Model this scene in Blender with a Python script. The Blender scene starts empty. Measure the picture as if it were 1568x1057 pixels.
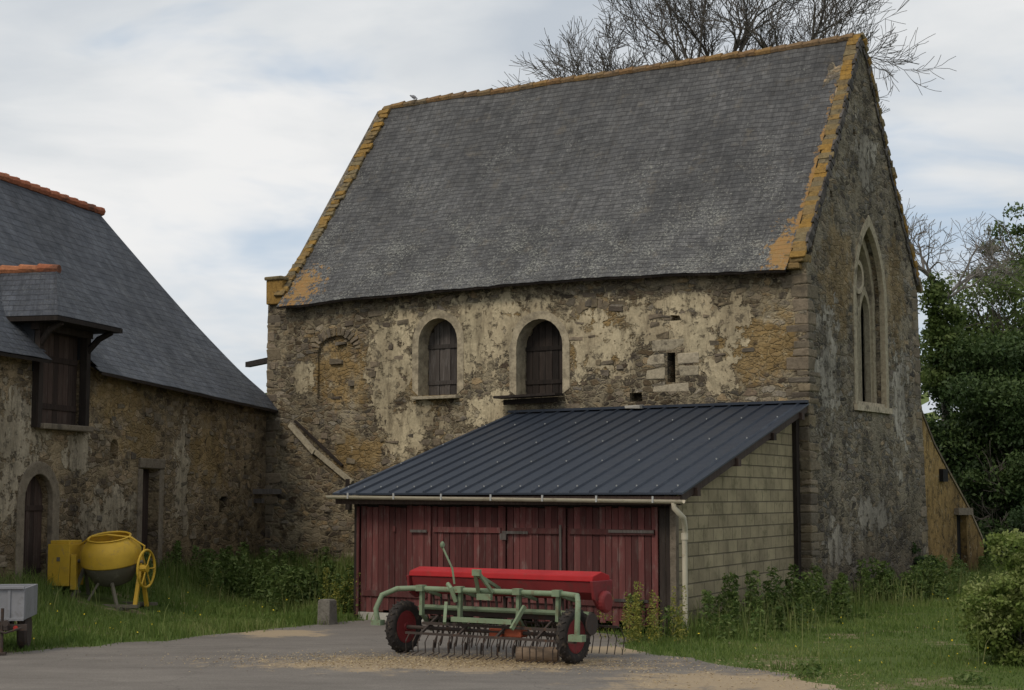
import bpy, bmesh, math, random
import numpy as np
from mathutils import Vector, Matrix, noise as mn
random.seed(7); rng=np.random.default_rng(7)
S=bpy.context.scene; COL=S.collection
V=Vector

# ------------------------------------------------------------------ node helpers
class T:
    def __init__(s,name,world=None):
        if world is None:
            s.mt=bpy.data.materials.new(name); s.mt.use_nodes=True; s.t=s.mt.node_tree
            s.b=s.t.nodes['Principled BSDF']; s.out=s.t.nodes['Material Output']
        else:
            s.t=world.node_tree
    def n(s,ty,ins=None,**pr):
        nd=s.t.nodes.new(ty)
        for k,v in pr.items(): setattr(nd,k,v)
        for k,v in (ins or {}).items():
            so=nd.inputs[k]
            if isinstance(v,bpy.types.NodeSocket): s.t.links.new(v,so)
            else:
                if isinstance(v,(tuple,list)) and len(v)==3 and so.type=='RGBA': v=(*v,1)
                so.default_value=v
        return nd
    def mix(s,f,a,b,bl='MIX'):
        return s.n('ShaderNodeMix',{0:f,6:a,7:b},data_type='RGBA',blend_type=bl).outputs[2]
    def m(s,op,a,b=0.0,c=0.0,clamp=False):
        return s.n('ShaderNodeMath',{0:a,1:b,2:c},operation=op,use_clamp=clamp).outputs[0]
    def vm(s,op,a,b=(0,0,0)):
        nd=s.n('ShaderNodeVectorMath',{0:a,1:b},operation=op)
        return nd.outputs['Value'] if op=='LENGTH' else nd.outputs[0]
    def noise(s,vec,sc,det=4,ro=.55,out='Fac'):
        return s.n('ShaderNodeTexNoise',{'Vector':vec,'Scale':sc,'Detail':min(det,6),'Roughness':ro}).outputs[out]
    def ramp(s,f,st,interp='LINEAR'):
        nd=s.n('ShaderNodeValToRGB',{0:f}); cr=nd.color_ramp; cr.interpolation=interp
        while len(cr.elements)<len(st): cr.elements.new(.5)
        for e,(p,c) in zip(cr.elements,st):
            e.position=p; e.color=(*c,1) if isinstance(c,tuple) else (c,c,c,1)
        return nd.outputs[0]
    def rng(s,f,a,b,c=0.,d=1.):
        return s.n('ShaderNodeMapRange',{0:f,1:a,2:b,3:c,4:d},interpolation_type='SMOOTHSTEP').outputs[0]
    def oc(s): return s.n('ShaderNodeTexCoord').outputs['Object']
    def uv(s): return s.n('ShaderNodeTexCoord').outputs['UV']
    def map(s,v,sc=(1,1,1),lo=(0,0,0)):
        return s.n('ShaderNodeMapping',{'Vector':v,'Scale':sc,'Location':lo}).outputs[0]
    def bump(s,h,st=.5,dist=.02,nrm=None):
        i={'Height':h,'Strength':st,'Distance':dist}
        if nrm is not None: i['Normal']=nrm
        return s.n('ShaderNodeBump',i).outputs[0]
    def fin(s,col,rough=.9,nrm=None,spec=.25,metal=0.):
        L=s.t.links
        for k,v in (('Base Color',col),('Roughness',rough),('Specular IOR Level',spec),('Metallic',metal)):
            if isinstance(v,bpy.types.NodeSocket): L.new(v,s.b.inputs[k])
            else:
                if isinstance(v,tuple): v=(*v,1)
                s.b.inputs[k].default_value=v
        if nrm is not None: L.new(nrm,s.b.inputs['Normal'])
        return s.mt
    def field(s,co,patches):
        f=None
        for (c,r) in patches:
            inv=tuple(0 if q==0 else 1/q for q in r)
            d=s.vm('LENGTH',s.vm('MULTIPLY',s.vm('SUBTRACT',co,c),inv))
            d=s.m('SUBTRACT',1.0,d)
            f=d if f is None else s.m('MAXIMUM',f,d)
        return f

def stone_mat(name,pal,mortar,sc=(4.2,4.2,9.5),patches=None,pcol=((.42,.36,.24),(.28,.24,.17)),
              ochre=None,ochs=.5,dark=0.0,lich=0.6,pthr=0.0,base_dirt=1.0):
    t=T(name); co=t.oc()
    w=t.vm('MULTIPLY',t.vm('SUBTRACT',t.noise(co,2.6,4,.6,'Color'),(.5,.5,.5)),(.34,.34,.2))
    p=t.map(t.vm('ADD',co,w),sc)
    vc=t.n('ShaderNodeTexVoronoi',{'Vector':p,'Scale':1.0,'Randomness':1.0}).outputs['Color']
    ve=t.n('ShaderNodeTexVoronoi',{'Vector':p,'Scale':1.0,'Randomness':1.0},feature='DISTANCE_TO_EDGE').outputs['Distance']
    cs=t.n('ShaderNodeSeparateColor',{0:vc})
    st=t.ramp(cs.outputs[0],[(i/(len(pal)-1),c) for i,c in enumerate(pal)])
    fine=t.noise(co,22,5,.7)
    st=t.mix(.8,st,t.ramp(fine,[(.25,.35),(.75,1.35)]),'MULTIPLY')
    br=t.rng(cs.outputs[1],0,1,.5,1.35)
    st=t.mix(1.0,st,t.n('ShaderNodeCombineColor',{0:br,1:br,2:br}).outputs[0],'MULTIPLY')
    jn=t.noise(co,9,5,.7)
    edge=t.m('ADD',ve,t.m('MULTIPLY',t.m('SUBTRACT',jn,.5),.5))
    mask=t.rng(edge,.0,.14)
    mvar=t.mix(t.rng(t.noise(co,1.6,5,.7),.35,.65),mortar,tuple(q*.5 for q in mortar))
    col=t.mix(mask,mvar,st)
    sm=t.rng(t.noise(co,1.3,7,.72),.48,.6)
    col=t.mix(t.m('MULTIPLY',sm,.7),col,t.mix(fine,tuple(q*.6 for q in mortar),tuple(q*1.1 for q in mortar)))
    hgt=t.m('MULTIPLY',mask,t.m('SUBTRACT',1.0,t.m('MULTIPLY',sm,.7)))
    hgt=t.m('ADD',hgt,t.m('MULTIPLY',fine,.35))
    if ochre:
        of=t.m('ADD',t.field(co,ochre),t.m('MULTIPLY',t.m('SUBTRACT',t.noise(co,2.0,6,.7),.5),3.0))
        om=t.rng(of,.0,.6)
        col=t.mix(t.m('MULTIPLY',om,ochs),col,t.mix(jn,(.38,.25,.09),(.2,.135,.06)))
    if patches:
        nz=t.noise(co,1.7,9,.72)
        f=t.m('ADD',t.field(co,patches),t.m('MULTIPLY',t.m('SUBTRACT',nz,.5),4.6))
        pm=t.rng(f,.0+pthr,.12+pthr)
        pc=t.mix(t.rng(t.noise(co,1.1,6,.65),.35,.65),pcol[0],pcol[1])
        pc=t.mix(t.rng(t.noise(t.map(co,(3,3,.6)),1.6,6,.75),.46,.68,0,.85),pc,tuple(q*.48 for q in pcol[1]))
        pc=t.mix(t.rng(t.noise(co,3.3,6,.75),.52,.62,0,.6),pc,tuple(q*.6 for q in pcol[0]))
        pc=t.mix(.7,pc,t.ramp(t.noise(co,14,6,.78),[(.25,.45),(.75,1.3)]),'MULTIPLY')
        # the skin of render spalls off in small holes
        sp=t.rng(t.noise(co,4.2,6,.7),.56,.6)
        pm=t.m('MULTIPLY',pm,t.m('SUBTRACT',1.0,t.m('MULTIPLY',sp,.65)))
        col=t.mix(pm,col,pc)
        hgt=t.mix(pm,hgt,t.m('ADD',1.5,t.m('MULTIPLY',t.noise(co,5,6,.7),.9)))
    stn=t.ramp(t.noise(t.map(co,(1,1,.55)),.75,6,.65),[(.3,.48),(.6,1.1)])
    col=t.mix(.85,col,stn,'MULTIPLY')
    lm=t.rng(t.noise(co,5.5,7,.8),.58,.64)
    col=t.mix(t.m('MULTIPLY',lm,lich),col,t.mix(t.noise(co,1.5,2),(.52,.49,.42),(.4,.3,.12)))
    dk=t.rng(t.noise(co,3.1,8,.78),.54,.63)
    col=t.mix(t.m('MULTIPLY',dk,.7),col,(.04,.033,.027))
    z=t.n('ShaderNodeSeparateXYZ',{0:co}).outputs[2]
    foot=t.rng(t.m('ADD',z,t.m('MULTIPLY',t.m('SUBTRACT',t.noise(co,1.1,5),.5),3.0)),3.2,.4)
    col=t.mix(t.m('MULTIPLY',foot,.55*base_dirt),col,t.mix(.8,col,(.24,.18,.13),'MULTIPLY'))
    if dark: col=t.mix(dark,col,(.035,.032,.03))
    return t.fin(col,.95,t.bump(hgt,.9,.035),.15)

def slate_mat(name,bw,rh,base,lichen=0.6,orange=None):
    t=T(name); uv=t.uv(); co=t.oc()
    wv=t.vm('ADD',uv,t.vm('MULTIPLY',t.vm('SUBTRACT',t.noise(uv,1.2,3,.5,'Color'),(.5,.5,.5)),(.03,.05,0)))
    bk=t.n('ShaderNodeTexBrick',{'Vector':wv,'Color1':(0,0,0),'Color2':(1,1,1),'Mortar':(.5,.5,.5),'Scale':1.0,
        'Mortar Size':.006,'Mortar Smooth':.2,'Brick Width':bw,'Row Height':rh},offset=.5)
    v=t.n('ShaderNodeSeparateColor',{0:bk.outputs['Color']}).outputs[0]
    b0,b1=base
    col=t.mix(v,b0,b1)
    col=t.mix(.8,col,t.ramp(t.noise(co,.55,6,.65),[(.3,.6),(.7,1.35)]),'MULTIPLY')
    col=t.mix(.75,col,t.ramp(t.noise(t.map(uv,(5,.3,1)),2,6,.7),[(.3,.5),(.7,1.45)]),'MULTIPLY')
    col=t.mix(.7,col,t.ramp(t.noise(uv,8,6,.8),[(.3,.5),(.7,1.45)]),'MULTIPLY')
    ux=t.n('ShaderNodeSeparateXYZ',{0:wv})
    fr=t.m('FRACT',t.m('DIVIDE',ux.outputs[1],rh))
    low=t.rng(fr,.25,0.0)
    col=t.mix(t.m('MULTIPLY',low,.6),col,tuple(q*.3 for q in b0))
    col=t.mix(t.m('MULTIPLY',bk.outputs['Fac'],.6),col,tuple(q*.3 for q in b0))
    band=t.rng(ux.outputs[1],5.5,.2,.0,.075)
    sp=t.rng(t.m('ADD',t.noise(uv,19,5,.85),t.m('ADD',band,t.m('MULTIPLY',t.m('SUBTRACT',t.noise(uv,1.0,5,.7),.5),.35))),.6,.68)
    col=t.mix(t.m('MULTIPLY',sp,lichen),col,(.35,.35,.3))
    tan=t.rng(t.noise(uv,2.1,7,.78),.53,.7)
    col=t.mix(t.m('MULTIPLY',tan,.45*lichen),col,(.2,.165,.115))
    if orange:
        of=t.m('ADD',t.field(co,orange),t.m('MULTIPLY',t.m('SUBTRACT',t.noise(co,3.8,8,.8),.5),4.0))
        col=t.mix(t.rng(of,.45,.6,0,.85),col,t.mix(t.noise(co,9,3),(.36,.16,.03),(.24,.17,.06)))
    h=t.m('ADD',t.m('SUBTRACT',1.0,fr),t.m('MULTIPLY',v,.5))
    return t.fin(col,t.ramp(t.noise(uv,3,4),[(.3,.55),(.7,.85)]),t.bump(h,.8,.025),.3)

def wood_mat(name,c0,c1,grey=(.16,.14,.12),gw=.3,sc=(14,14,.9),boards=0,rough=.8):
    t=T(name); co=t.oc()
    g=t.noise(t.map(co,sc),1.6,7,.7)
    col=t.mix(t.ramp(g,[(.3,0.),(.7,1.)]),c0,c1)
    w=t.rng(t.noise(t.map(co,(sc[0]*.35,sc[1]*.35,sc[2]*1.2)),2.3,8,.75),.5,.68)
    col=t.mix(t.m('MULTIPLY',w,gw),col,grey)
    rd=t.n('ShaderNodeNewGeometry').outputs['Random Per Island']
    k=t.rng(rd,0,1,.6,1.3)
    col=t.mix(1.0,col,t.n('ShaderNodeCombineColor',{0:k,1:k,2:k}).outputs[0],'MULTIPLY')
    return t.fin(col,rough,t.bump(g,.5,.012),.25)

def paint_mat(name,c,worn=(.1,.07,.05),wear=.3,rough=.5,spec=.4,sc=6,metal=0.):
    t=T(name); co=t.oc()
    n1=t.noise(co,sc,7,.75)
    col=t.mix(t.m('MULTIPLY',t.rng(n1,.53,.66),wear*2),c,worn)
    col=t.mix(.6,col,t.ramp(t.noise(co,sc*.4,4,.6),[(.3,.7),(.7,1.15)]),'MULTIPLY')
    return t.fin(col,t.ramp(n1,[(.3,rough),(.7,min(1,rough+.35))]),t.bump(n1,.2,.005),spec,metal)

def block_mat(name,pal,sc=3):
    t=T(name); co=t.oc()
    rd=t.n('ShaderNodeNewGeometry').outputs['Random Per Island']
    col=t.ramp(rd,[(i/(len(pal)-1),c) for i,c in enumerate(pal)])
    f=t.noise(co,12,7,.75)
    col=t.mix(.8,col,t.ramp(f,[(.25,.4),(.75,1.4)]),'MULTIPLY')
    col=t.mix(t.m('MULTIPLY',t.rng(t.noise(co,sc,7,.75),.53,.63),.6),col,(.05,.043,.035))
    return t.fin(col,.95,t.bump(f,.8,.03),.15)

def leaf_mat(name,cols,tr=.3):
    t=T(name)
    a=t.n('ShaderNodeAttribute',attribute_name='tone').outputs['Fac']
    col=t.ramp(a,[(i/(len(cols)-1),c) for i,c in enumerate(cols)])
    t.fin(col,.6,None,.25)
    tb=t.n('ShaderNodeBsdfTranslucent',{'Color':col})
    mx=t.n('ShaderNodeMixShader',{0:tr,1:t.b.outputs[0],2:tb.outputs[0]})
    t.t.links.new(mx.outputs[0],t.out.inputs[0]); return t.mt

# ------------------------------------------------------------------ mesh helpers
class B:
    def __init__(s): s.v=[]; s.f=[]
    def add(s,vs,fs):
        o=len(s.v); s.v+=[tuple(v) for v in vs]; s.f+=[tuple(i+o for i in f) for f in fs]
    def box(s,c,d,R=None,j=0):
        x,y,z=d[0]/2,d[1]/2,d[2]/2; c=V(c); vs=[]
        for a in (-1,1):
            for b in (-1,1):
                for e in (-1,1):
                    p=V((a*x,b*y,e*z))
                    if j: p+=V((random.uniform(-j,j),random.uniform(-j,j),random.uniform(-j,j)))
                    if R is not None: p=R@p
                    vs.append(c+p)
        s.add(vs,[(0,1,3,2),(4,6,7,5),(0,4,5,1),(2,3,7,6),(0,2,6,4),(1,5,7,3)])
    def bar(s,p0,p1,w,h,up=(0,0,1)):
        p0=V(p0);p1=V(p1);d=(p1-p0);L=d.length;d.normalize();a=d.cross(V(up)).normalized();u=a.cross(d)
        R=Matrix((a,d,u)).transposed(); s.box((p0+p1)/2,(w,L,h),R)
    def tube(s,pts,rs,n=6,cap=True):
        pts=[V(p) for p in pts]; 
        if not isinstance(rs,(list,tuple)): rs=[rs]*len(pts)
        vs=[];fs=[];a=None
        for i,p in enumerate(pts):
            d=(pts[min(i+1,len(pts)-1)]-pts[max(i-1,0)]).normalized()
            if a is None:
                a=d.orthogonal().normalized()
            a=(a-d*a.dot(d)).normalized(); b=d.cross(a)
            for k in range(n):
                q=2*math.pi*k/n; vs.append(p+(a*math.cos(q)+b*math.sin(q))*rs[i])
        for i in range(len(pts)-1):
            for k in range(n):
                fs.append((i*n+k,i*n+(k+1)%n,(i+1)*n+(k+1)%n,(i+1)*n+k))
        if cap: fs.append(tuple(range(n))[::-1]); fs.append(tuple(range((len(pts)-1)*n,len(pts)*n)))
        s.add(vs,fs)
    def prism(s,pts,a0,a1,ax):
        def P(p,a): return (p[0],a,p[1]) if ax=='y' else ((a,p[0],p[1]) if ax=='x' else (p[0],p[1],a))
        n=len(pts); vs=[P(p,a0) for p in pts]+[P(p,a1) for p in pts]
        fs=[tuple(range(n)),tuple(range(n,2*n))[::-1]]+[(i,(i+1)%n,n+(i+1)%n,n+i) for i in range(n)]
        s.add(vs,fs)
    def ring(s,inn,out,a0,a1,ax,closed=False):
        def P(p,a): return (p[0],a,p[1]) if ax=='y' else (a,p[0],p[1])
        n=len(inn); vs=[]
        for L,a in ((inn,a0),(out,a0),(inn,a1),(out,a1)): vs+=[P(p,a) for p in L]
        fs=[]
        for i in range(n if closed else n-1):
            j=(i+1)%n
            fs+=[(i,j,n+j,n+i),(2*n+i,3*n+i,3*n+j,2*n+j),(i,2*n+i,2*n+j,j),(n+i,n+j,3*n+j,3*n+i)]
        s.add(vs,fs)
    def lathe(s,prof,c,R=None,n=24):
        c=V(c);vs=[];fs=[]
        for (a,r) in prof:
            for k in range(n):
                q=2*math.pi*k/n; p=V((a,r*math.cos(q),r*math.sin(q)))
                if R is not None: p=R@p
                vs.append(c+p)
        for i in range(len(prof)-1):
            for k in range(n): fs.append((i*n+k,i*n+(k+1)%n,(i+1)*n+(k+1)%n,(i+1)*n+k))
        fs.append(tuple(range(n))); fs.append(tuple(range((len(prof)-1)*n,len(prof)*n)))
        s.add(vs,fs)
    def obj(s,name,mat,parent=None,smooth=False,bevel=0,recalc=True):
        me=bpy.data.meshes.new(name); me.from_pydata(s.v,[],s.f); me.update()
        if recalc:
            bm=bmesh.new(); bm.from_mesh(me); bmesh.ops.recalc_face_normals(bm,faces=bm.faces); bm.to_mesh(me); bm.free()
        if mat: me.materials.append(mat)
        if smooth:
            me.polygons.foreach_set('use_smooth',[True]*len(me.polygons))
            try: me.set_sharp_from_angle(angle=math.radians(40))
            except Exception: pass
        o=bpy.data.objects.new(name,me); COL.objects.link(o)
        if parent: o.parent=parent
        if bevel:
            b=o.modifiers.new('b','BEVEL'); b.width=bevel; b.segments=2; b.limit_method='ANGLE'
        return o
def empty(name,loc=(0,0,0),rz=0):
    e=bpy.data.objects.new(name,None); COL.objects.link(e); e.location=loc; e.rotation_euler=(0,0,rz); e.empty_display_size=.2
    return e
def cut(o,b):
    c=b.obj('cutter',None); m=o.modifiers.new('x','BOOLEAN'); m.object=c; m.operation='DIFFERENCE'; m.solver='EXACT'
    dg=bpy.context.evaluated_depsgraph_get(); me=bpy.data.meshes.new_from_object(o.evaluated_get(dg))
    o.modifiers.clear(); o.data=me; bpy.data.objects.remove(c)
def grid(name,fn,nu,nv,mat,parent,smooth=True,skip=None):
    vs=[];uvs=[]
    for j in range(nv+1):
        for i in range(nu+1):
            p,w=fn(i/nu,j/nv); vs.append(p); uvs.append(w)
    fs=[(j*(nu+1)+i,j*(nu+1)+i+1,(j+1)*(nu+1)+i+1,(j+1)*(nu+1)+i) for j in range(nv) for i in range(nu)
        if not (skip and skip(fn((i+.5)/nu,(j+.5)/nv)[0]))]
    me=bpy.data.meshes.new(name); me.from_pydata(vs,[],fs)
    ul=me.uv_layers.new(name='UVMap'); li=np.zeros(len(me.loops),dtype=np.int32); me.loops.foreach_get('vertex_index',li)
    ul.data.foreach_set('uv',np.array(uvs,dtype=np.float32)[li].ravel())
    me.materials.append(mat)
    if smooth: me.polygons.foreach_set('use_smooth',[True]*len(me.polygons))
    o=bpy.data.objects.new(name,me); COL.objects.link(o); o.parent=parent; return o
def mesh_np(name,verts,faces,mat,tone=None,parent=None):
    me=bpy.data.meshes.new(name); n,k=faces.shape
    me.vertices.add(len(verts)); me.vertices.foreach_set('co',verts.astype(np.float32).ravel())
    me.loops.add(n*k); me.loops.foreach_set('vertex_index',faces.astype(np.int32).ravel())
    me.polygons.add(n); me.polygons.foreach_set('loop_start',np.arange(0,n*k,k,dtype=np.int32))
    try: me.polygons.foreach_set('loop_total',np.full(n,k,dtype=np.int32))
    except Exception: pass
    me.update(calc_edges=True); me.validate()
    if tone is not None:
        a=me.attributes.new('tone','FLOAT','POINT'); a.data.foreach_set('value',tone.astype(np.float32))
    me.materials.append(mat); o=bpy.data.objects.new(name,me); COL.objects.link(o)
    if parent: o.parent=parent
    return o
def leafcloud(name,c,size,mat,asp=.55,tone=None,parent=None,flat=0.):
    n=len(c); a=rng.normal(size=(n,3)); 
    if flat: a[:,2]*=(1-flat)
    a/=np.linalg.norm(a,axis=1)[:,None]
    b=rng.normal(size=(n,3)); 
    if flat: b[:,2]*=(1-flat)
    b-=a*(a*b).sum(1)[:,None]; b/=np.linalg.norm(b,axis=1)[:,None]
    s=np.asarray(size).reshape(-1,1)*np.ones((n,1))
    vs=np.stack([c-a*s,c+b*s*asp,c+a*s,c-b*s*asp],1).reshape(-1,3)
    fs=np.arange(4*n).reshape(n,4)
    r=rng.random(n) if tone is None else tone
    return mesh_np(name,vs,fs,mat,np.repeat(r,4),parent)
def arch(xc,w,z0,z1,n=12,rise=None):
    r=w/2 if rise is None else rise; zs=z1-r
    pts=[(xc-w/2,z0)]
    for i in range(n+1):
        q=math.pi*(1-i/n); pts.append((xc+math.cos(q)*w/2,zs+math.sin(q)*r))
    pts.append((xc+w/2,z0)); return pts
def pointed(xc,w,z0,z1,n=8):
    zs=z1-w*.866*1.15; pts=[(xc-w/2,z0)]
    for i in range(n+1):
        q=math.radians(60*i/n); pts.append((xc+w/2-w*math.cos(q),zs+w*math.sin(q)*1.15))
    for i in range(n-1,-1,-1):
        q=math.radians(60*i/n); pts.append((xc-w/2+w*math.cos(q),zs+w*math.sin(q)*1.15))
    pts.append((xc+w/2,z0)); return pts

# ------------------------------------------------------------------ frames
RB=math.radians(-33.5); BC=V((5.65,30.4,0))
RH=math.radians(75.97); HC=V((-5.83,38.0,0))
def barnframe(X,Y): return (X-5.65)*.834-(Y-30.4)*.552,(X-5.65)*.552+(Y-30.4)*.834
def houseframe(X,Y): return (X+5.83)*.242+(Y-38)*.970,-(X+5.83)*.970+(Y-38)*.242
def zg(X,Y):
    X=np.asarray(X,float);Y=np.asarray(Y,float)
    lx,ly=barnframe(X,Y); hx,hy=houseframe(X,Y)
    a=np.clip((2.9+hy)/2.6,0,1)*np.clip((Y-22.5)/2.5,0,1)*np.clip((1-X)/6,0,1)
    b=np.clip((3.5+ly)/3.5,0,1)*np.clip((-lx-6.5)/2.,0,1)
    z=np.maximum(a,b); z=z*z*(3-2*z)*.42
    return z

# ------------------------------------------------------------------ materials
WOODG=wood_mat('old_grey_wood',(.11,.095,.085),(.045,.038,.033),(.18,.17,.16),.4)
WOODD=wood_mat('dark_wood',(.035,.025,.02),(.015,.012,.01),(.07,.06,.05),.3)
WOODB=wood_mat('brown_wood',(.07,.045,.035),(.03,.02,.016),(.12,.1,.08),.3)
REDW=wood_mat('red_boards',(.135,.042,.038),(.082,.029,.027),(.17,.12,.105),.6)
pal_barn=[(.09,.075,.06),(.25,.18,.105),(.17,.15,.125),(.32,.23,.125),(.22,.195,.155),(.13,.09,.06),(.33,.285,.215)]
P=lambda x,z,rx,rz:((x,0,z),(rx,0,rz))
FACADE=stone_mat('barn_facade_stone',pal_barn,(.37,.31,.205),patches=[P(-7.4,5.7,2.5,.85),P(-10.1,5.1,.7,1.2),P(-2.7,5.5,1.5,.6),P(-4.6,5.3,.8,.8),P(-9.6,3.6,.8,.8),P(-1.9,4.6,.45,.45),P(-7.2,4.0,.7,.5),P(-12.6,4.8,.4,.4)],
    pcol=((.59,.5,.33),(.44,.36,.235)),ochre=[P(-4.6,5.4,1.0,.8),P(-11.6,5.0,1.2,1.0),P(-9,4.4,.8,.6),P(-1,5,1.2,.8),P(-11,3,1.2,.6),P(-6.9,6.0,.7,.3)],ochs=.75,pthr=.02)
Q=lambda y,z,ry,rz:((0,y,z),(0,ry,rz))
pal_g=[(.1,.09,.08),(.23,.19,.135),(.16,.15,.135),(.28,.21,.13),(.22,.2,.17),(.12,.095,.075)]
GABLE=stone_mat('barn_gable_stone',pal_g,(.31,.265,.19),patches=[Q(1.2,1.2,1.0,.5),Q(3.2,1.7,1.2,.5),Q(4.9,4.2,.7,1.6),Q(1.0,4.6,.8,1.6),Q(3.2,9.2,.7,.9)],pcol=((.46,.42,.35),(.33,.295,.24)),
    ochre=[Q(1.6,6.4,1.2,1.4),Q(4.8,6.5,.8,1.5)],ochs=.5,pthr=.3)
pal_h=[(.14,.105,.075),(.28,.2,.12),(.22,.18,.14),(.33,.24,.14),(.27,.225,.165)]
HOUSE=stone_mat('farmhouse_stone',pal_h,(.36,.275,.165),patches=[P(-7.6,1.75,1.3,.5),P(-4.5,2.4,.4,1.3),P(-10.8,3.2,.9,.9),P(-11.5,2.2,.8,.8),P(-8.9,2.9,.5,.5)],pcol=((.52,.44,.32),(.38,.315,.22)),
    ochre=[P(-7.3,3.9,1.7,.5),P(-3.2,3.0,1.4,.9),P(-6.3,3.2,1.0,.7)],ochs=.6,pthr=.1)
OCHRE=stone_mat('ochre_render',[(.3,.21,.1),(.22,.16,.08),(.35,.25,.12)],(.36,.26,.12),patches=[Q(9,2.5,4,2.5)],pcol=((.42,.28,.11),(.32,.21,.085)),pthr=-.6)
QUOIN=block_mat('quoin_stone',[(.15,.125,.095),(.24,.19,.12),(.14,.12,.095),(.27,.215,.15),(.11,.09,.07)])
COPING=block_mat('lichened_coping',[(.22,.15,.06),(.32,.185,.045),(.16,.13,.08),(.21,.165,.09),(.29,.17,.045)],5)
DRESS=block_mat('dressed_stone',[(.42,.36,.26),(.36,.31,.22),(.48,.41,.3)],2)
RIDGE=block_mat('ridge_tile',[(.28,.16,.07),(.22,.15,.09),(.3,.18,.07),(.19,.15,.1)],5)
TERRA=block_mat('terracotta_ridge',[(.4,.14,.07),(.34,.12,.065),(.43,.18,.09)],1)
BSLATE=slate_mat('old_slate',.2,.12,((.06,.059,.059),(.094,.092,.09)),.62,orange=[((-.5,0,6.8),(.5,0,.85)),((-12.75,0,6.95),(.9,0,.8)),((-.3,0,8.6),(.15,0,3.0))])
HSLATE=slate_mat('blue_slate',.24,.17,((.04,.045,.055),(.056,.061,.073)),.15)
REND=T('cement_surround'); _co=REND.oc(); 
CEM=REND.fin(REND.mix(REND.rng(REND.noise(_co,4,7,.75),.35,.65),(.46,.39,.27),(.22,.185,.13)),.95,REND.bump(REND.noise(_co,20,5),.5,.02),.15)
CREAM=paint_mat('cream_pvc',(.5,.45,.34),(.3,.24,.15),.25,.45)
WHITE=paint_mat('white_timber',(.4,.38,.33),(.2,.17,.13),.3,.8)
METR=T('shed_sheet_metal'); _co=METR.oc()
SHEET=METR.fin(METR.mix(METR.noise(METR.map(_co,(1.5,.35,1)),1.3,6,.7),(.019,.026,.039),(.034,.042,.058)),METR.ramp(METR.noise(_co,2,5),[(.3,.42),(.7,.62)]),None,.35)
SCREW=paint_mat('screw_heads',(.4,.4,.38),(.3,.3,.3),.1,.4)
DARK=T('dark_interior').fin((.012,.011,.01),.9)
GLASS=T('old_glass').fin((.02,.022,.022),.25,None,.5)

# ================================================================== BARN
barn=empty('stone_chapel_barn',BC,RB)
b=B(); b.prism([(-13.77,-.6),(-.02,-.6),(-.02,6.62),(-5,6.66),(-9,6.7),(-13.77,6.66)],0,.75,'y')
fa=b.obj('facade_wall',FACADE)
c=B()
W1=arch(-8.74,1.07,4.33,6.04); W2=arch(-6.08,1.17,4.24,5.86)
c.prism(W1,-.5,.5,'y'); c.prism(W2,-.5,.5,'y')
cut(fa,c)
c=B(); c.prism([(-3.03,4.38),(-2.85,4.38),(-2.85,4.98),(-3.03,4.98)],-.5,.4,'y'); c.prism(arch(-11.65,1.1,4.36,5.8,rise=.35),-.5,.07,'y')
c.prism([(-3.9,4.02),(-3.6,4.02),(-3.62,4.2),(-3.9,4.2)],-.5,.3,'y')
c.prism([(-2.95,5.62),(-2.7,5.62),(-2.75,5.72),(-2.95,5.74)],-.5,.2,'y')
cut(fa,c); fa.parent=barn
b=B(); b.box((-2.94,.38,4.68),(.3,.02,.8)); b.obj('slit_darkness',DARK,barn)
for (xc,w,z0,z1,nm) in ((-8.74,1.07,4.33,6.04,'shutter_1'),(-6.08,1.17,4.24,5.86,'shutter_2')):
    b=B(); nb=7; bw=w/nb
    for i in range(nb):
        x=xc-w/2+bw*(i+.5); zt=z1-w/2+math.sqrt(max(0,(w/2)**2-(abs(x-xc)+bw*.3)**2)) if abs(x-xc)+bw*.3<w/2 else z1-w/2
        b.box((x,.4+random.uniform(-.01,.01),(z0+zt)/2+.03),(bw*.93,.03,zt-z0+.1))
    for zz in (z0+.3,z1-.6): b.box((xc,.37,zz),(w,.03,.09))
    b.obj(nm,WOODG if nm[-1]=='1' else WOODD,barn)
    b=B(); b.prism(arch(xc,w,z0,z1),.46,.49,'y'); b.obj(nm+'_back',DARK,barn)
    b=B(); i_=arch(xc,w-.01,z0,z1-.005); o_=arch(xc,w+.34,z0+.12,z1+.17); o_=[(p[0]+.05*mn.noise(V((p[0]*3,p[1]*3,1))),p[1]+.05*mn.noise(V((p[0]*3,p[1]*3,5)))) for p in o_]; b.ring(i_,o_,-.012,.35,'y'); b.obj(nm+'_surround',CEM,barn)
b=B(); b.bar((-9.35,-.05,4.27),(-8.15,-.05,4.27),.2,.07); b.obj('window_sill',DRESS,barn,bevel=.01)
b=B(); b.bar((-7.0,-.22,4.2),(-5.45,-.22,4.22),.34,.05); b.bar((-6.9,-.1,4.1),(-5.6,-.1,4.12),.1,.1); b.obj('hayloft_board',WOODD,barn)
def vouss(bb,xc,w,z1,n,rise,L=.24,y=-.02,a0=0,a1=math.pi):
    zs=z1-rise
    for i in range(n):
        q=a0+(a1-a0)*(i+.5)/n; cx=xc+math.cos(q)*(w/2+L/2); cz=zs+math.sin(q)*(rise+L/2)
        R=Matrix.Rotation(-(q-math.pi/2),3,'Y'); bb.box((cx,y+.06,cz),(w*1.45/n*random.uniform(.6,.85),.14,L*random.uniform(.8,1.1)),R,.02)
b=B(); vouss(b,-11.65,1.1,5.8,14,.35,.2); vouss(b,-4.75,.9,6.0,7,.4,.2,-.0,.9,2.6)
b.obj('voussoirs',QUOIN,barn,bevel=.015)
b=B()
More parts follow.
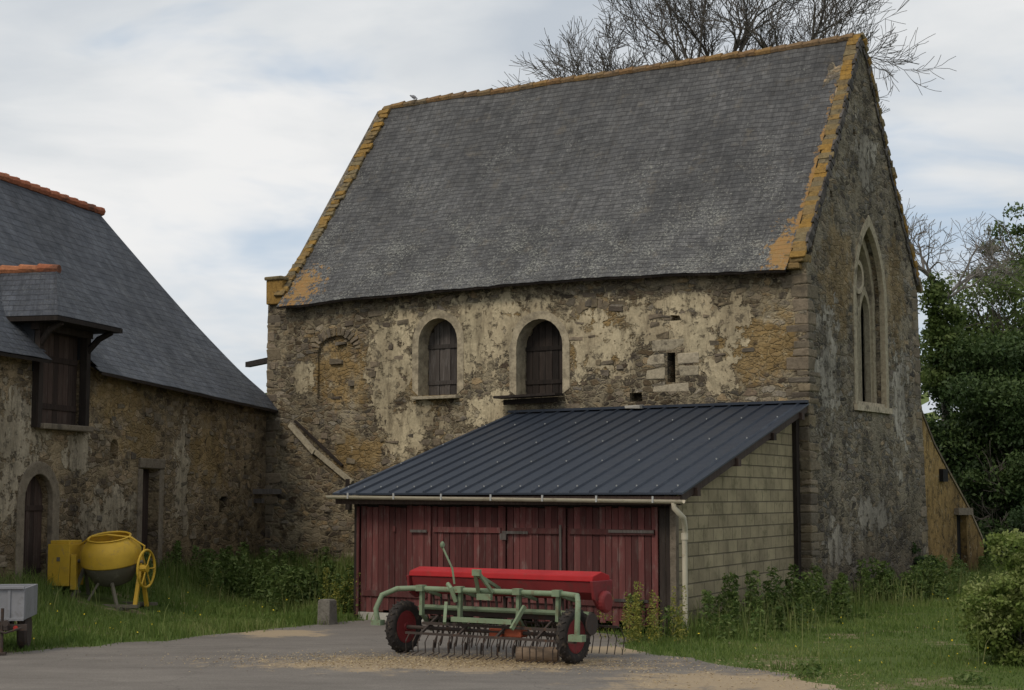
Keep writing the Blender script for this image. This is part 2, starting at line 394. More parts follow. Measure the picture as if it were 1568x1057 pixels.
for (x,z,w,h) in [(-3.0,5.13,.75,.24),(-3.3,4.86,.45,.24),(-2.55,4.86,.5,.24),(-3.3,4.58,.45,.26),(-2.55,4.6,.48,.24),(-2.95,4.27,.85,.2)]:
    b.box((x,.05,z),(w-.03,.12,h-.02),None,.02)
b.obj('slit_blocks',DRESS,barn,bevel=.02)
b=B(); b.bar((-12.98,-.05,3.78),(-12.2,-.08,3.12),.12,.09,up=(0,1,0)); b.bar((-12.2,-.06,3.14),(-11.1,-.05,2.42),.1,.07,up=(0,1,0)); b.obj('roof_scar_plank',DRESS,barn)
b=B(); b.bar((-12.85,-.03,3.86),(-11.4,-.03,2.8),.05,.07,up=(0,1,0)); b.box((-11.2,-.04,2.15),(.12,.1,.7)); b.obj('roof_scar_slates',WOODD,barn)
b=B(); z=0
i=0
while z<6.35:
    h=random.uniform(.12,.3); a,d=(.5,.3) if i%2 else (.28,.5)
    a*=random.uniform(.6,1.3); d*=random.uniform(.6,1.3)
    b.box((-a/2+.012,d/2-.012,z+h/2),(a,d,h-.015),None,.02); z+=h;i+=1
z=0
while z<6.4:
    h=random.uniform(.12,.3); a=random.uniform(.2,.5)
    b.box((-13.785+a/2,.25-.01,z+h/2),(a,.5,h-.02),None,.02); z+=h
z=0
while z<6.6:
    h=random.uniform(.15,.32); yy=6.62-.32*min(z/4.2,1)-.08*max(0,(z-4.2)/2.4); a=random.uniform(.15,.5)
    b.box((-a/2+.006,yy-.19,z+h/2),(a,.4+random.uniform(-.06,.03),h-.02),None,.025); z+=h
b.obj('quoins',QUOIN,barn,bevel=.025)
b=B()
for k in range(260):
    x=random.uniform(-13.6,-.3); z=random.uniform(.3,6.4)
    if -9.6<x<-5.2 and 4<z<6.4: continue
    if -3.7<x<-2 and 4.1<z<5.3: continue
    b.box((x,.035,z),(random.uniform(.1,.36),.1,random.uniform(.05,.14)),Matrix.Rotation(random.uniform(-.12,.12),3,'Y'),.022)
b.obj('rubble_stones',QUOIN,barn,bevel=.02)
# gable
b=B(); b.prism([(.02,-.6),(.02,6.55),(.2,6.72),(3.12,11.78),(6.1,6.8),(6.22,6.6),(6.3,4.2),(6.62,0),(6.62,-.6)],-.62,0,'x')
ga=b.obj('gable_wall',GABLE)
PW=pointed(3.3,1.62,3.95,7.76)
c=B(); c.prism(PW,-.5,.5,'x'); cut(ga,c)
c=B()
for (y,z) in ((1.3,8.1),(4.9,8.0),(2.6,9.6),(1.0,5.6)): c.box((0,y,z),(.3,.12,.14))
cut(ga,c); ga.parent=barn
b=B(); PI=pointed(3.3,1.34,4.05,7.5); b.ring(pointed(3.3,1.6,3.97,7.74),pointed(3.3,1.92,3.92,7.98),-.1,.015,'x')
b.ring(PI,pointed(3.3,1.61,3.96,7.75),-.42,-.2,'x')
b.box((-.08,3.3,3.9),(.3,2.0,.12)); b.box((-.2,3.3,4.0),(.36,1.6,.08))
b.box((-.31,3.3,5.0),(.12,.13,2.1))
for yc in (2.95,3.65):
    b.ring(pointed(yc,.5,4.05,6.35),pointed(yc,.68,4.05,6.52),-.37,-.25,'x')
nq=20; b.ring([(3.3+.24*math.cos(2*math.pi*i/nq),6.7+.26*math.sin(2*math.pi*i/nq)) for i in range(nq)],[(3.3+.34*math.cos(2*math.pi*i/nq),6.7+.37*math.sin(2*math.pi*i/nq)) for i in range(nq)],-.37,-.25,'x',True)
b.obj('gothic_tracery',DRESS,barn)
b=B(); b.prism(pointed(3.3,1.6,3.97,7.74),-.48,-.46,'x'); b.obj('gothic_glass',GLASS,barn)
b=B()
for k in range(8): b.box((-.44,3.3,4.3+k*.4),(.02,1.4,.025))
b.obj('gothic_bars',DARK,barn)
b=B(); b.prism([(-12.3,-.6),(-.6,-.6),(-.6,6.6),(-12.3,6.6)],5.5,6.15,'y')
b.obj('rear_wall',GABLE,barn)
b=B(); pl=[(.1,-.6),(.1,6.7),(3.1,11.9),(6.1,6.7),(6.1,-.6)]
vs=[(-13.72+1.35*y/6.2-(.0 if z<7 else -.1),y,z) for y,z in pl]; vs+=[(v[0]+.55,v[1],v[2]) for v in vs]; n=5
b.add(vs,[tuple(range(n)),tuple(range(n,2*n))]+[(i,(i+1)%n,n+(i+1)%n,n+i) for i in range(n)]); b.obj('west_gable_wall',GABLE,barn)
b=B(); b.box((-13.5,.1,6.95),(.5,.45,.6),None,.03); b.box((-13.5,.1,7.26),(.56,.5,.08),None,.02)
b.box((-.22,.05,6.66),(.46,.34,.2),None,.03); b.box((-.3,-.06,6.5),(.42,.24,.12),None,.02)
b.obj('kneelers',COPING,barn,bevel=.03)
# roof
def eave(u): return 6.56-.16*max(0,(u-.55)/.45)**1.5+.05*math.sin(u*3.1)
def roofF(side):
    def fn(u,v):
        e=eave(u); xl=-13.22+(.72*v if side>0 else .72+.7*(1-v)); xr=-.3
        x=xl+(xr-xl)*u
        y=-.32+3.44*v
        zr=11.78+.2*(1-u)
        z=e+(zr-e)*(v-.035*math.sin(math.pi*v))
        z+=.045*mn.noise(V((x*.6,v*4,side)))+.022*mn.noise(V((x*3,v*14,2)))-.07*math.sin(math.pi*u)*math.sin(math.pi*v)
        if side<0: y=6.24-y
        return (x,y,z),(x,v*6.35)
    return fn
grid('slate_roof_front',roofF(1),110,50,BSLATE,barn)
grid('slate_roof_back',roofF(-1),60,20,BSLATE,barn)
b=B()
for i in range(40):
    u0=i/40;u1=(i+1)/40
    p0=roofF(1)(u0,0)[0];p1=roofF(1)(u1,0)[0]
    b.add([(p0[0],p0[1]+.01,p0[2]-.01),(p1[0],p1[1]+.01,p1[2]-.01),(p1[0],p1[1]+.03,p1[2]-.05),(p0[0],p0[1]+.03,p0[2]-.05),(p0[0],.1,p0[2]+.02),(p1[0],.1,p1[2]+.02)],[(0,1,2,3),(3,2,5,4)])
b.obj('eave_soffit',WOODD,barn,recalc=False)
b=B(); x=-12.5
while x<-.35:
    L=random.uniform(.34,.42); u=(x+12.5)/12.1; zr=11.78+.2*(1-u)+.045*mn.noise(V((x*.6,4,1)))
    b.tube([(x,3.12,zr-.03),(x+L*.5,3.12,zr-.02+random.uniform(-.01,.01)),(x+L+.02,3.12,zr-.02)],[.08,.085,.1],8); x+=L
b.obj('ridge_tiles',RIDGE,barn)
b=B(); n=46
for i in range(n):
    v=(i+.5)/n; y=-.16+3.26*v; v2=(y+.32)/3.44
    zr_=6.4+(11.78-6.4)*(v2-.035*math.sin(math.pi*v2)); zl_=6.56+(11.98-6.56)*(v2-.035*math.sin(math.pi*v2))
    R=Matrix.Rotation(math.radians(57.5),3,'X'); R2=Matrix.Rotation(math.radians(-57.5),3,'X')
    b.box((-.13+random.uniform(-.02,.02),y,zr_+.05),(.28+random.uniform(-.05,.05),.15,.05),R,.014)
    b.box((-.2,6.24-y,zr_+.1),(.5+random.uniform(-.05,.05),.15,.1+random.uniform(0,.06)),R2,.02)
    xl=-13.22+.72*v2-.1
    b.box((xl+random.uniform(-.05,.03),y,zl_+.05),(.26+random.uniform(-.05,.08),.15,.07),Matrix.Rotation(math.radians(50),3,'X'),.02)
b.obj('coping_stones',COPING,barn,bevel=.012)
b=B()
for i in range(40):
    v=(i+.5)/40; y=.0+3.08*v; v2=(y+.32)/3.44; z=6.4+(11.78-6.4)*(v2-.035*math.sin(math.pi*v2))
    b.box((.005,y,z-.03),(.05,.13,.1+random.uniform(0,.12)),Matrix.Rotation(math.radians(57.5),3,'X'),.012)
    b.box((.005,6.24-y,z-.0),(.06,.13,.12+random.uniform(0,.12)),Matrix.Rotation(math.radians(-57.5),3,'X'),.012)
b.obj('verge_slates',WOODG,barn)
b=B(); b.bar((-15.6,1.3,5.4),(-13.2,.3,5.45),.14,.13); b.obj('protruding_beam',WOODD,barn)
b=B(); b.bar((-13.9,-1.2,2.22),(-13.2,-.1,2.22),.14,.12); b.bar((-13.95,-.6,2.0),(-13.3,-.6,2.0),.1,.1); b.obj('wall_timber',WOODG,barn)
# pigeon on ridge
b=B(); b.lathe([(-.17,.012),(-.1,.03),(-.03,.06),(.04,.065),(.09,.045),(.12,.03),(.15,.034),(.18,.02),(.21,.004)],(0,0,.09),Matrix.Rotation(-.45,3,'Y'),10); b.tube([(0,.02,.05),(0,.02,0)],.008,5); b.tube([(0,-.02,.05),(0,-.02,0)],.008,5)
o=b.obj('pigeon',T('feathers').fin((.2,.2,.22),.7),None,smooth=True); o.scale=(.7,.7,.7); o.location=(BC.x-11.8*.834+3.12*.552,BC.y+11.8*.552+3.12*.834,12.05); o.rotation_euler=(0,0,2.6)

# ochre rear outbuilding wall
ob=empty('ochre_outbuilding',BC,RB)
b=B(); b.prism([(6.35,-.5),(6.35,4.9),(7.6,4.0),(8.4,3.3),(9.5,2.6),(10.9,1.75),(12.0,.9),(12.1,-.5)],-.95,-.45,'x'); o=b.obj('ochre_wall',OCHRE)
c=B(); c.box((-.4,10.3,.8),(.6,.75,1.75)); cut(o,c); o.parent=ob
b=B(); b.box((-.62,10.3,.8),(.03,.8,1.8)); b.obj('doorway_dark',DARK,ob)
b=B(); b.box((-.4,10.3,1.74),(.14,1.1,.16),None,.01)
pts=[(6.4,4.95),(7.6,4.05),(8.4,3.35),(9.5,2.65),(10.9,1.8),(12.0,.95)]
for p,q in zip(pts[:-1],pts[1:]): b.bar((-.7,p[0],p[1]),(-.7,q[0],q[1]),.55,.06)
b.obj('lintel_and_coping',QUOIN,ob)
b=B(); b.box((-.4,8.9,2.6),(.1,.35,.3)); b.obj('niche_shade',DARK,ob)  # near-black block on the wall face, painted shade of a recess not cut

# ================================================================== SHED
shed=empty('lean_to_shed',BC,RB)
def sx(x,y): return x+.129*(-y)
def rz_(y): return 3.87+y*.2457
ribs=19; W=6.8; prof=[]
x=-W
sp=W/ribs
prof.append((-W,0))
for i in range(ribs):
    c0=-W+sp*(i+.5)
    prof+= [(c0-.028,0),(c0-.014,.036),(c0+.014,.036),(c0+.028,0)]
prof.append((0,0))
vs=[];fs=[]
ys=[0.02,-1.74,-3.48,-5.2,-6.96]
for y in ys:
    for (x,z) in prof: vs.append((sx(x,y),y,rz_(y)+z+.004*mn.noise(V((x*2,y,0)))))
for y in ys:
    for (x,z) in prof: vs.append((sx(x,y),y,rz_(y)-.03))
n=len(prof);m=len(ys)
for j in range(m-1):
    for i in range(n-1):
        fs.append((j*n+i,j*n+i+1,(j+1)*n+i+1,(j+1)*n+i))
        o_=m*n; fs.append((o_+j*n+i,o_+j*n+i+1,o_+(j+1)*n+i+1,o_+(j+1)*n+i))
for i in range(n-1): fs.append(((m-1)*n+i,(m-1)*n+i+1,m*n+(m-1)*n+i+1,m*n+(m-1)*n+i))
for j in range(m-1):
    fs.append((j*n,(j+1)*n,m*n+(j+1)*n,m*n+j*n)); fs.append((j*n+n-1,(j+1)*n+n-1,m*n+(j+1)*n+n-1,m*n+j*n+n-1))
b=B(); b.add(vs,fs); b.obj('metal_roof',SHEET,shed,recalc=False)
b=B()
for i in range(ribs):
    c0=-W+sp*(i+.5)
    for y in (-6.7,-4.9,-3.3,-1.5):
        if y!=-6.7 and (i%2): continue
        b.lathe([(-.012,.013),(.012,.01)],(sx(c0,y),y,rz_(y)+.044),Matrix.Rotation(math.pi/2,3,'Y'),6)
b.obj('roof_screws',SCREW,shed)
b=B(); b.bar((sx(-W,-.02),-.06,rz_(0)+.03),(sx(0,0),-.06,rz_(0)+.03),.14,.05); b.obj('wall_flashing',SHEET,shed)
b=B(); b.bar((sx(-W,-6.9)+.05,-6.9,2.04),(sx(0,-6.9)-.05,-6.9,2.04),.05,.14); b.bar((sx(0,0)-.06,0,rz_(0)-.1),(sx(0,-6.9)-.06,-6.9,rz_(-6.9)-.1),.05,.13)
for y in (-6.3,-4.3,-2.3,-.5): b.box((sx(-.1,y)-.12,y,rz_(y)-.15),(.5,.11,.13))
b.obj('roof_timbers',WOODB,shed)
b=B(); g0=V((sx(-W,-7)-.05,-7.03,2.12)); g1=V((sx(0,-7)+.05,-7.03,2.05))
nn=10; pr=[]
for k in range(nn+1):
    q=math.pi*k/nn; pr.append((-math.cos(q)*.06,-math.sin(q)*.06))
pr+= [(p[0]*.88,p[1]*.88) for p in pr[::-1]]
vs=[(g0.x,g0.y+p[0],g0.z+p[1]) for p in pr]+[(g1.x,g1.y+p[0],g1.z+p[1]) for p in pr]; n=len(pr)
b.add(vs,[(i,(i+1)%n,n+(i+1)%n,n+i) for i in range(n)])
b.tube([(.78,-7.03,2.03),(.79,-7.03,1.93),(.88,-6.9,1.78),(.8,-6.7,1.62),(.78,-6.68,1.5),(.78,-6.68,.1)],.042,10)
b.lathe([(-.05,.055),(.05,.055)],(.78,-6.68,1.5),Matrix.Rotation(math.pi/2,3,'Y'),10)
b.obj('gutter_and_downpipe',CREAM,shed,smooth=True)
b=B()
for k in range(7):
    p=g0.lerp(g1,(k+.5)/7); b.box((p.x,p.y-.06,p.z+.0),(.025,.02,.1))
b.obj('gutter_brackets',SCREW,shed)
doors=[(-5.52,-4.04),(-4.0,-2.54),(-2.48,-1.39),(-1.33,.3)]
b=B()
for (x0,x1) in doors:
    nb=int((x1-x0)/.115); w=(x1-x0)/nb
    for i in range(nb):
        h=1.93+random.uniform(-.02,.02); z0=.12+random.uniform(-.05,.06)
        b.box((x0+w*(i+.5),-6.62+random.uniform(-.006,.006),(h+z0)/2),(w-random.uniform(.004,.014),.03,h-z0))
    b.box(((x0+x1)/2,-6.655,1.55),(x1-x0-.1 if x0>-5 else .05,.03,.09)); b.box(((x0+x1)/2,-6.655,.45),(x1-x0-.08,.03,.1))
for x in (-5.56,-4.02,-2.51,-1.36): b.box((x,-6.665,1.0),(.05,.035,1.86))
b.obj('red_doors',REDW,shed,bevel=.003)
b=B(); b.box((-5.62,-6.6,1.0),(.08,.1,2.1)); b.box((-2.6,-6.58,2.0),(6.2,.06,.16)); b.box((.42,-6.56,1.0),(.22,.1,2.1)); b.obj('door_frame',WOODD,shed)
b=B(); b.box((-4.8,-6.67,.06),(1.4,.1,.13)); b.obj('sill_board',WHITE,shed)
b=B(); b.box((-1.42,-6.7,1.2),(.04,.02,.9))
for (x,z,L) in ((-2.3,1.52,.5),(-2.3,.5,.4),(-.15,1.56,.8),(-.15,.5,.6),(-4.25,1.52,.35)):
    b.box((x,-6.678,z),(L,.012,.045))
b.box((-2.52,-6.69,1.45),(.12,.03,.1))
b.obj('strap_hinges',WOODG,shed)
bl=T('concrete_blocks'); u_=bl.uv(); 
bk=bl.n('ShaderNodeTexBrick',{'Vector':u_,'Color1':(.36,.3,.185),'Color2':(.28,.23,.145),'Mortar':(.15,.125,.085),'Scale':1.0,'Mortar Size':.012,'Mortar Smooth':.4,'Brick Width':.5,'Row Height':.21},offset=.5)
cc=bl.mix(.8,bk.outputs['Color'],bl.ramp(bl.noise(u_,1.1,6,.7),[(.3,.55),(.7,1.25)]),'MULTIPLY')
cc=bl.mix(bl.rng(bl.noise(u_,2.5,7,.75),.5,.68,0,.7),cc,(.13,.115,.065))
vz=bl.n('ShaderNodeSeparateXYZ',{0:u_}).outputs[1]
cc=bl.mix(bl.rng(bl.m('ADD',vz,bl.noise(u_,2,4)),1.5,.5,0,.75),cc,(.08,.07,.045))
BLOCK=bl.fin(cc,.95,bl.bump(bl.m('ADD',bl.m('MULTIPLY',bk.outputs['Fac'],-1.),bl.m('MULTIPLY',bl.noise(u_,40,4),.4)),.8,.015),.15)
def side(xo,nm):
    A=V((.62+xo,-6.62,0));C=V((-.3+xo,-.02,0)); L=(C-A).length
    def fn(u,v):
        q=A+(C-A)*u; hh=rz_(q.y)-.08+.3
        return (q.x,q.y,-.3+v*hh),(u*L,v*hh)
    grid(nm,fn,16,10,BLOCK,shed,False)
side(0,'block_wall'); side(-.2,'block_wall_inner')
def sideL(u,v):
    A=V((-5.62,-6.62,0));C=V((-6.5,-.02,0)); q=A+(C-A)*u; zt=rz_(q.y)-.08
    return (q.x,q.y,-.3+v*(zt+.3)),(u*6.6,v*(zt+.3))
grid('west_wall',sideL,16,10,BLOCK,shed,False)
b=B(); b.box((.57,-6.61,.85),(.1,.1,2.2)); b.obj('block_pier',QUOIN,shed)
b=B(); b.box((-.24,-.12,1.7),(.1,.14,3.9)); b.obj('corner_post',WOODD,shed)
b=B(); b.box((-3.7,-.14,3.91),(.34,.2,.07),None,.02); b.obj('loose_slab',WHITE,shed)

# ================================================================== FARMHOUSE
hs=empty('slate_farmhouse',HC,RH)
def he(x): return 4.12+min(-x,11)*.033
b=B(); b.prism([(-15,-.6),(0,-.6),(0,4.3),(-9,4.62),(-15,4.62)],0,6,'y'); hw=b.obj('stone_walls',HOUSE)
c=B(); c.prism(arch(-10.15,.95,.3,2.5),-.5,.3,'y'); c.prism([(-6.27,.2),(-5.54,.2),(-5.54,2.65),(-6.27,2.65)],-.5,.3,'y')
c.prism(arch(-7.45,.32,2.82,3.2),-.5,.25,'y'); c.prism([(-2.6,1.75),(-2.2,1.75),(-2.2,2.1),(-2.6,2.1)],-.5,.2,'y'); c.box((-1.2,0,2.7),(.15,.3,.2)); c.box((-3.3,0,1.4),(.16,.3,.2))
cut(hw,c)
c=B(); c.box((-9.55,.1,4.35),(1.5,1.0,1.98)); cut(hw,c); hw.parent=hs
b=B(); b.ring(arch(-10.15,.93,.3,2.49),arch(-10.15,1.4,.3,2.72),-.02,.1,'y'); b.box((-10.15,.0,.3),(1.5,.4,.14))
b.box((-5.9,.0,2.76),(1.1,.12,.2),None,.01); b.box((-6.37,.045,1.5),(.18,.14,2.3),None,.01); b.box((-5.44,.045,1.5),(.18,.14,2.3),None,.01)
b.box((-9.5,-.06,3.33),(1.75,.3,.1),None,.01)
b.obj('dressed_surrounds',block_mat('granite',[(.22,.18,.13),(.19,.155,.115),(.27,.22,.165)],3),hs,bevel=.02)
b=B()
for i in range(7): b.box((-10.56+.136*i,.22+random.uniform(-.005,.005),1.4),(.128,.03,2.1))
b.box((-10.15,.19,1.9),(.9,.03,.09)); b.box((-10.15,.19,.8),(.9,.03,.09))
for i in range(6): b.box((-6.2+.12*i,.24,1.4),(.112,.03,2.5))
b.obj('plank_doors',WOODB,hs)
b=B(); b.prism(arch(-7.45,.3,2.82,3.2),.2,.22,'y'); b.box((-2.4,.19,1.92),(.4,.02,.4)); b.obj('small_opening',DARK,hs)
b=B()
for k in range(170):
    x=random.uniform(-13,-.2); z=random.uniform(.3,4.1)
    if (-10.9<x<-8.4 and z<5) or (-6.6<x<-5.2 and z<3): continue
    b.box((x,.035,z),(random.uniform(.1,.34),.1,random.uniform(.05,.14)),Matrix.Rotation(random.uniform(-.12,.12),3,'Y'),.022)
b.obj('rubble_stones',QUOIN,hs,bevel=.02)
def hr(u,v,side=1):
    xr=.35-3.13*v; x=-15.2+(xr+15.2)*u; e=he(x); y=-.35+3.4*v
    z=e+(8.58-e)*(v-.055*math.sin(math.pi*v)*(1.15-v*.5))+.02*mn.noise(V((x,v*5,3)))
    if side<0: y=6.1-y
    return (x,y,z),(x,v*5.6)
grid('slate_roof',lambda u,v:hr(u,v,1),120,40,HSLATE,hs,skip=lambda p:-10.4<p[0]<-8.7 and p[1]<.75)
grid('slate_roof_rear',lambda u,v:hr(u,v,-1),40,20,HSLATE,hs)
def hip(u,v):
    a=hr(1,v,1)[0]; c2=hr(1,v,-1)[0]; p=V(a).lerp(V(c2),u); return p[:],(p.y,v*5.2)
grid('hip_end',hip,20,30,HSLATE,hs)
b=B()
for (xa_,xb_) in ((-15,-10.45),(-8.65,.33)):
    b.add([(xa_,-.33,he(xa_)-.03),(xb_,-.33,he(xb_)-.03),(xb_,.05,he(xb_)+.2),(xa_,.05,he(xa_)+.2)],[(0,1,2,3)])
    b.add([(xa_,-.35,he(xa_)-.005),(xb_,-.35,he(xb_)-.005),(xb_,-.34,he(xb_)-.06),(xa_,-.34,he(xa_)-.06)],[(0,1,2,3)])
b.obj('soffit',WOODD,hs,recalc=False)
b=B(); x=-15
while x<-2.9:
    b.tube([(x,3.05,8.58),(x+.36,3.05,8.6),(x+.42,3.05,8.6)],[.09,.1,.11],8); x+=.4
b.obj('terracotta_ridge',TERRA,hs)
b=B(); xa,xb=-10.75,-8.4; xm=(xa+xb)/2
zE=5.22; zR=6.2; yF=-.62
def dgrid(nm,quad,nu=12,nv=8):
    A,Bq,C,D=[V(q) for q in quad]
    L=(Bq-A).length; H=(D-A).length
    grid(nm,lambda u,v:((A.lerp(Bq,u).lerp(D.lerp(C,u),v))[:],(u*L,v*H)),nu,nv,HSLATE,hs,False)
dgrid('dormer_roof_front',[(xa,yF,zE),(xb,yF,zE),(xm+.02,.1,zR),(xm-.02,.1,zR)])
dgrid('dormer_roof_near',[(xa,2.2,zE),(xa,yF,zE),(xm,.1,zR),(xm,2.2,zR)])
dgrid('dormer_roof_far',[(xb,yF,zE),(xb,2.2,zE),(xm,2.2,zR),(xm,.1,zR)])
b=B(); b.add([(xa,yF,zE-.01),(xb,yF,zE-.01),(xb,2,zE-.01),(xa,2,zE-.01),(xa,yF,zE-.09),(xb,yF,zE-.09),(xb,2,zE-.09),(xa,2,zE-.09)],[(4,5,6,7),(0,1,5,4),(1,2,6,5),(0,3,7,4)])
b.box((xb-.35,-.06,4.25),(.14,.14,1.9)); b.box((xa+.35,-.06,4.25),(.14,.14,1.9)); b.box((xm,-.06,5.08),(1.9,.16,.14))
b.tube([(xb-.35,-.08,4.75),(xb-.3,-.3,5.0),(xb-.28,-.55,5.12)],[.06,.06,.05],6); b.tube([(xa+.35,-.08,4.75),(xa+.3,-.3,5.0),(xa+.28,-.55,5.12)],[.06,.06,.05],6)
b.obj('dormer_timber',WOODD,hs)
b=B(); b.box((xb-.33,.95,4.75),(.14,1.95,.95)); b.box((xa+.33,.95,4.75),(.14,1.95,.95)); b.obj('dormer_cheeks',HSLATE,hs)
b=B()
for i in range(9): b.box((xa+.5+.175*i,.1,4.2),(.165,.04,1.75))
b.box((xm,.07,4.55),(1.5,.03,.1));b.box((xm,.07,3.7),(1.5,.03,.1))
b.obj('loft_door',WOODB,hs)
b=B(); y=.05
while y<2.1: b.tube([(xm,y,zR),(xm,y+.34,zR+.02),(xm,y+.4,zR+.02)],[.08,.09,.1],8); y+=.38
b.obj('dormer_ridge',TERRA,hs)

# ================================================================== GROUND
gm=T('ground_grass'); go=gm.oc()
gc=gm.mix(gm.noise(go,1.2,6,.7),(.06,.09,.022),(.1,.13,.036))
gc=gm.mix(gm.rng(gm.noise(go,.7,7,.72),.54,.64),gc,(.22,.175,.11))
GROUND=gm.fin(gc,.95,gm.bump(gm.noise(go,14,5),.8,.05),.1)
def axis(a,b,st,far):
    c=list(np.arange(a,b+1e-6,st)); s=st
    lo=[];x=a
    while x>-far: s*=1.35; x-=s; lo.append(x)
    s=st;hi=[];x=b
    while x<far: s*=1.35; x+=s; hi.append(x)
    return np.array(lo[::-1]+c+hi)
ax=axis(-14,16,.3,2500); ay=axis(12,46,.3,2500)
XX,YY=np.meshgrid(ax,ay); ZZ=zg(XX,YY)
nx=len(ax); ny=len(ay)
idx=np.arange(nx*ny).reshape(ny,nx)
fs=np.stack([idx[:-1,:-1],idx[:-1,1:],idx[1:,1:],idx[1:,:-1]],-1).reshape(-1,4)
g=mesh_np('ground',np.stack([XX,YY,ZZ],-1).reshape(-1,3),fs,GROUND)
road=[(-60,10),(-60,19.5),(-12,20.9),(-8,21.4),(-6.9,21.9),(-5.5,23.2),(-4.7,24.4),(-4.0,25.6),(-3.2,26.6),(-2.7,27.5),(-2.2,27.8),(0,26.3),(1.5,25.0),(1.75,23.8),(1.5,22.7),(1.9,21.7),(2.4,21.1),(3.0,19.7),(3.4,18.6),(3.9,17.3),(4.6,15.5),(6,13),(9,9),(40,0),(40,-40),(-60,-40)]
rp=[]
for i in range(len(road)):
    a=V(road[i]);c2=V(road[(i+1)%len(road)]); L=(c2-a).length; k=int(min(L/.25,60)) if 12<a.y<29 and abs(a.x)<13 else 1
    k=max(k,1)
    for j in range(k):
        p=a.lerp(c2,j/k); 
        if k>1: p+=V((mn.noise(V((p.x*1.7,p.y*1.7,0))),mn.noise(V((p.x*1.7,p.y*1.7,9)))))*.3
        rp.append((p.x,p.y))
rd=T('worn_asphalt'); ro=rd.oc()
rc=rd.mix(rd.noise(ro,.6,6,.65),(.15,.132,.115),(.205,.183,.158))
rc=rd.mix(.6,rc,rd.ramp(rd.noise(ro,45,3,.8),[(.3,.55),(.7,1.4)]),'MULTIPLY')
rc=rd.mix(.5,rc,rd.ramp(rd.noise(rd.map(ro,(.5,1.6,1)),1.2,6,.7),[(.35,.6),(.65,1.2)]),'MULTIPLY')
df=rd.m('ADD',rd.field(ro,[((-.9,20.4,0),(3.2,1.2,0)),((2.6,18.4,0),(2.2,1.4,0)),((1.3,22.2,0),(1.2,.8,0)),((-3.6,24.9,0),(1.0,1.0,0))]),rd.m('MULTIPLY',rd.m('SUBTRACT',rd.noise(ro,1.6,8,.72),.5),2.4))
rc=rd.mix(rd.rng(df,.1,.6,0,.85),rc,rd.mix(rd.noise(ro,30,4,.8),(.46,.35,.21),(.25,.19,.13)))
ck=rd.n('ShaderNodeTexVoronoi',{'Vector':rd.vm('ADD',ro,rd.noise(ro,1.2,4,.6,'Color')),'Scale':.3},feature='DISTANCE_TO_EDGE').outputs['Distance']
rc=rd.mix(rd.rng(ck,.006,.0,0,.4),rc,(.06,.055,.05))
ROAD=rd.fin(rc,.9,rd.bump(rd.noise(ro,60,3),.5,.008),.2)
b=B(); b.add([(p[0],p[1],.005) for p in rp],[tuple(range(len(rp)))]); b.obj('farmyard_road',ROAD)

def inpoly(X,Y,poly):
    r=np.zeros(len(X),bool); n=len(poly)
    for i in range(n):
        x1,y1=poly[i];x2,y2=poly[(i+1)%n]
        if y1==y2: continue
        c=((y1>Y)!=(y2>Y))&(X<(x2-x1)*(Y-y1)/(y2-y1)+x1); r^=c
    return r
def fn2(X,Y,s,seed=0):
    return (np.sin(X*s*1.3+seed)+np.sin(Y*s*1.1+seed*2.1+X*s*.4)+np.sin((X*.7-Y*.9)*s*1.9+seed*3)+np.sin((X+Y)*s*3.1+seed))/4
def scatter(n,x0,x1,y0,y1,wall=.12):
    X=rng.uniform(x0,x1,n);Y=rng.uniform(y0,y1,n)
    lx,ly=barnframe(X,Y);hx,hy=houseframe(X,Y)
    bad=inpoly(X+rng.normal(0,.13,n),Y+rng.normal(0,.13,n),rp)
    bad|=(lx>-13.8)&(lx<.05)&(ly>-wall*.3)&(ly<6.7)
    bad|=(ly<=0)&(ly>-6.75)&(lx<.66+.129*(-ly-6.6)+.05)&(lx>-6.6)
    bad|=(hy>-.05)&(hx<.2)
    bad|=((X+7.0)/1.1)**2+((Y-27.9)/1.0)**2<rng.uniform(.3,1.0,n)
    bad|=(np.abs(X-3.6)<1.6)&(np.abs(Y-20.6-.25*(X-3.6))<.35)&(rng.random(n)<.85)
    vis=(np.abs(X)<Y*.345+.5)
    k=~bad&vis
    return X[k],Y[k]
GRASS=leaf_mat('grass_blades',[(.07,.115,.022),(.11,.17,.035),(.165,.22,.055),(.24,.245,.095)],.4)
def blades(name,X,Y,h,w,mat,lean=.35):
    n=len(X);Z=zg(X,Y)-.01; q=rng.uniform(0,2*np.pi,n); l=rng.uniform(.05,lean,n)*h; q2=rng.uniform(0,2*np.pi,n)
    dx=np.cos(q)*w/2;dy=np.sin(q)*w/2; ex=np.cos(q2)*l;ey=np.sin(q2)*l
    b0=np.stack([X-dx,Y-dy,Z],-1);b1=np.stack([X+dx,Y+dy,Z],-1)
    m0=np.stack([X-dx*.7+ex*.35,Y-dy*.7+ey*.35,Z+h*.6],-1);m1=np.stack([X+dx*.7+ex*.35,Y+dy*.7+ey*.35,Z+h*.6],-1)
    t=np.stack([X+ex,Y+ey,Z+h*(1-l/h*.3)],-1)
    vs=np.stack([b0,b1,m1,m0,t],1).reshape(-1,3); i=np.arange(n)*5
    tr=np.concatenate([np.stack([i,i+1,i+2],-1),np.stack([i,i+2,i+3],-1),np.stack([i+3,i+2,i+4],-1)])
    r=np.clip(.45+.35*fn2(X,Y,1.1,2)+rng.normal(0,.18,n),0,1)
    return mesh_np(name,vs,tr,mat,np.repeat(r,5))
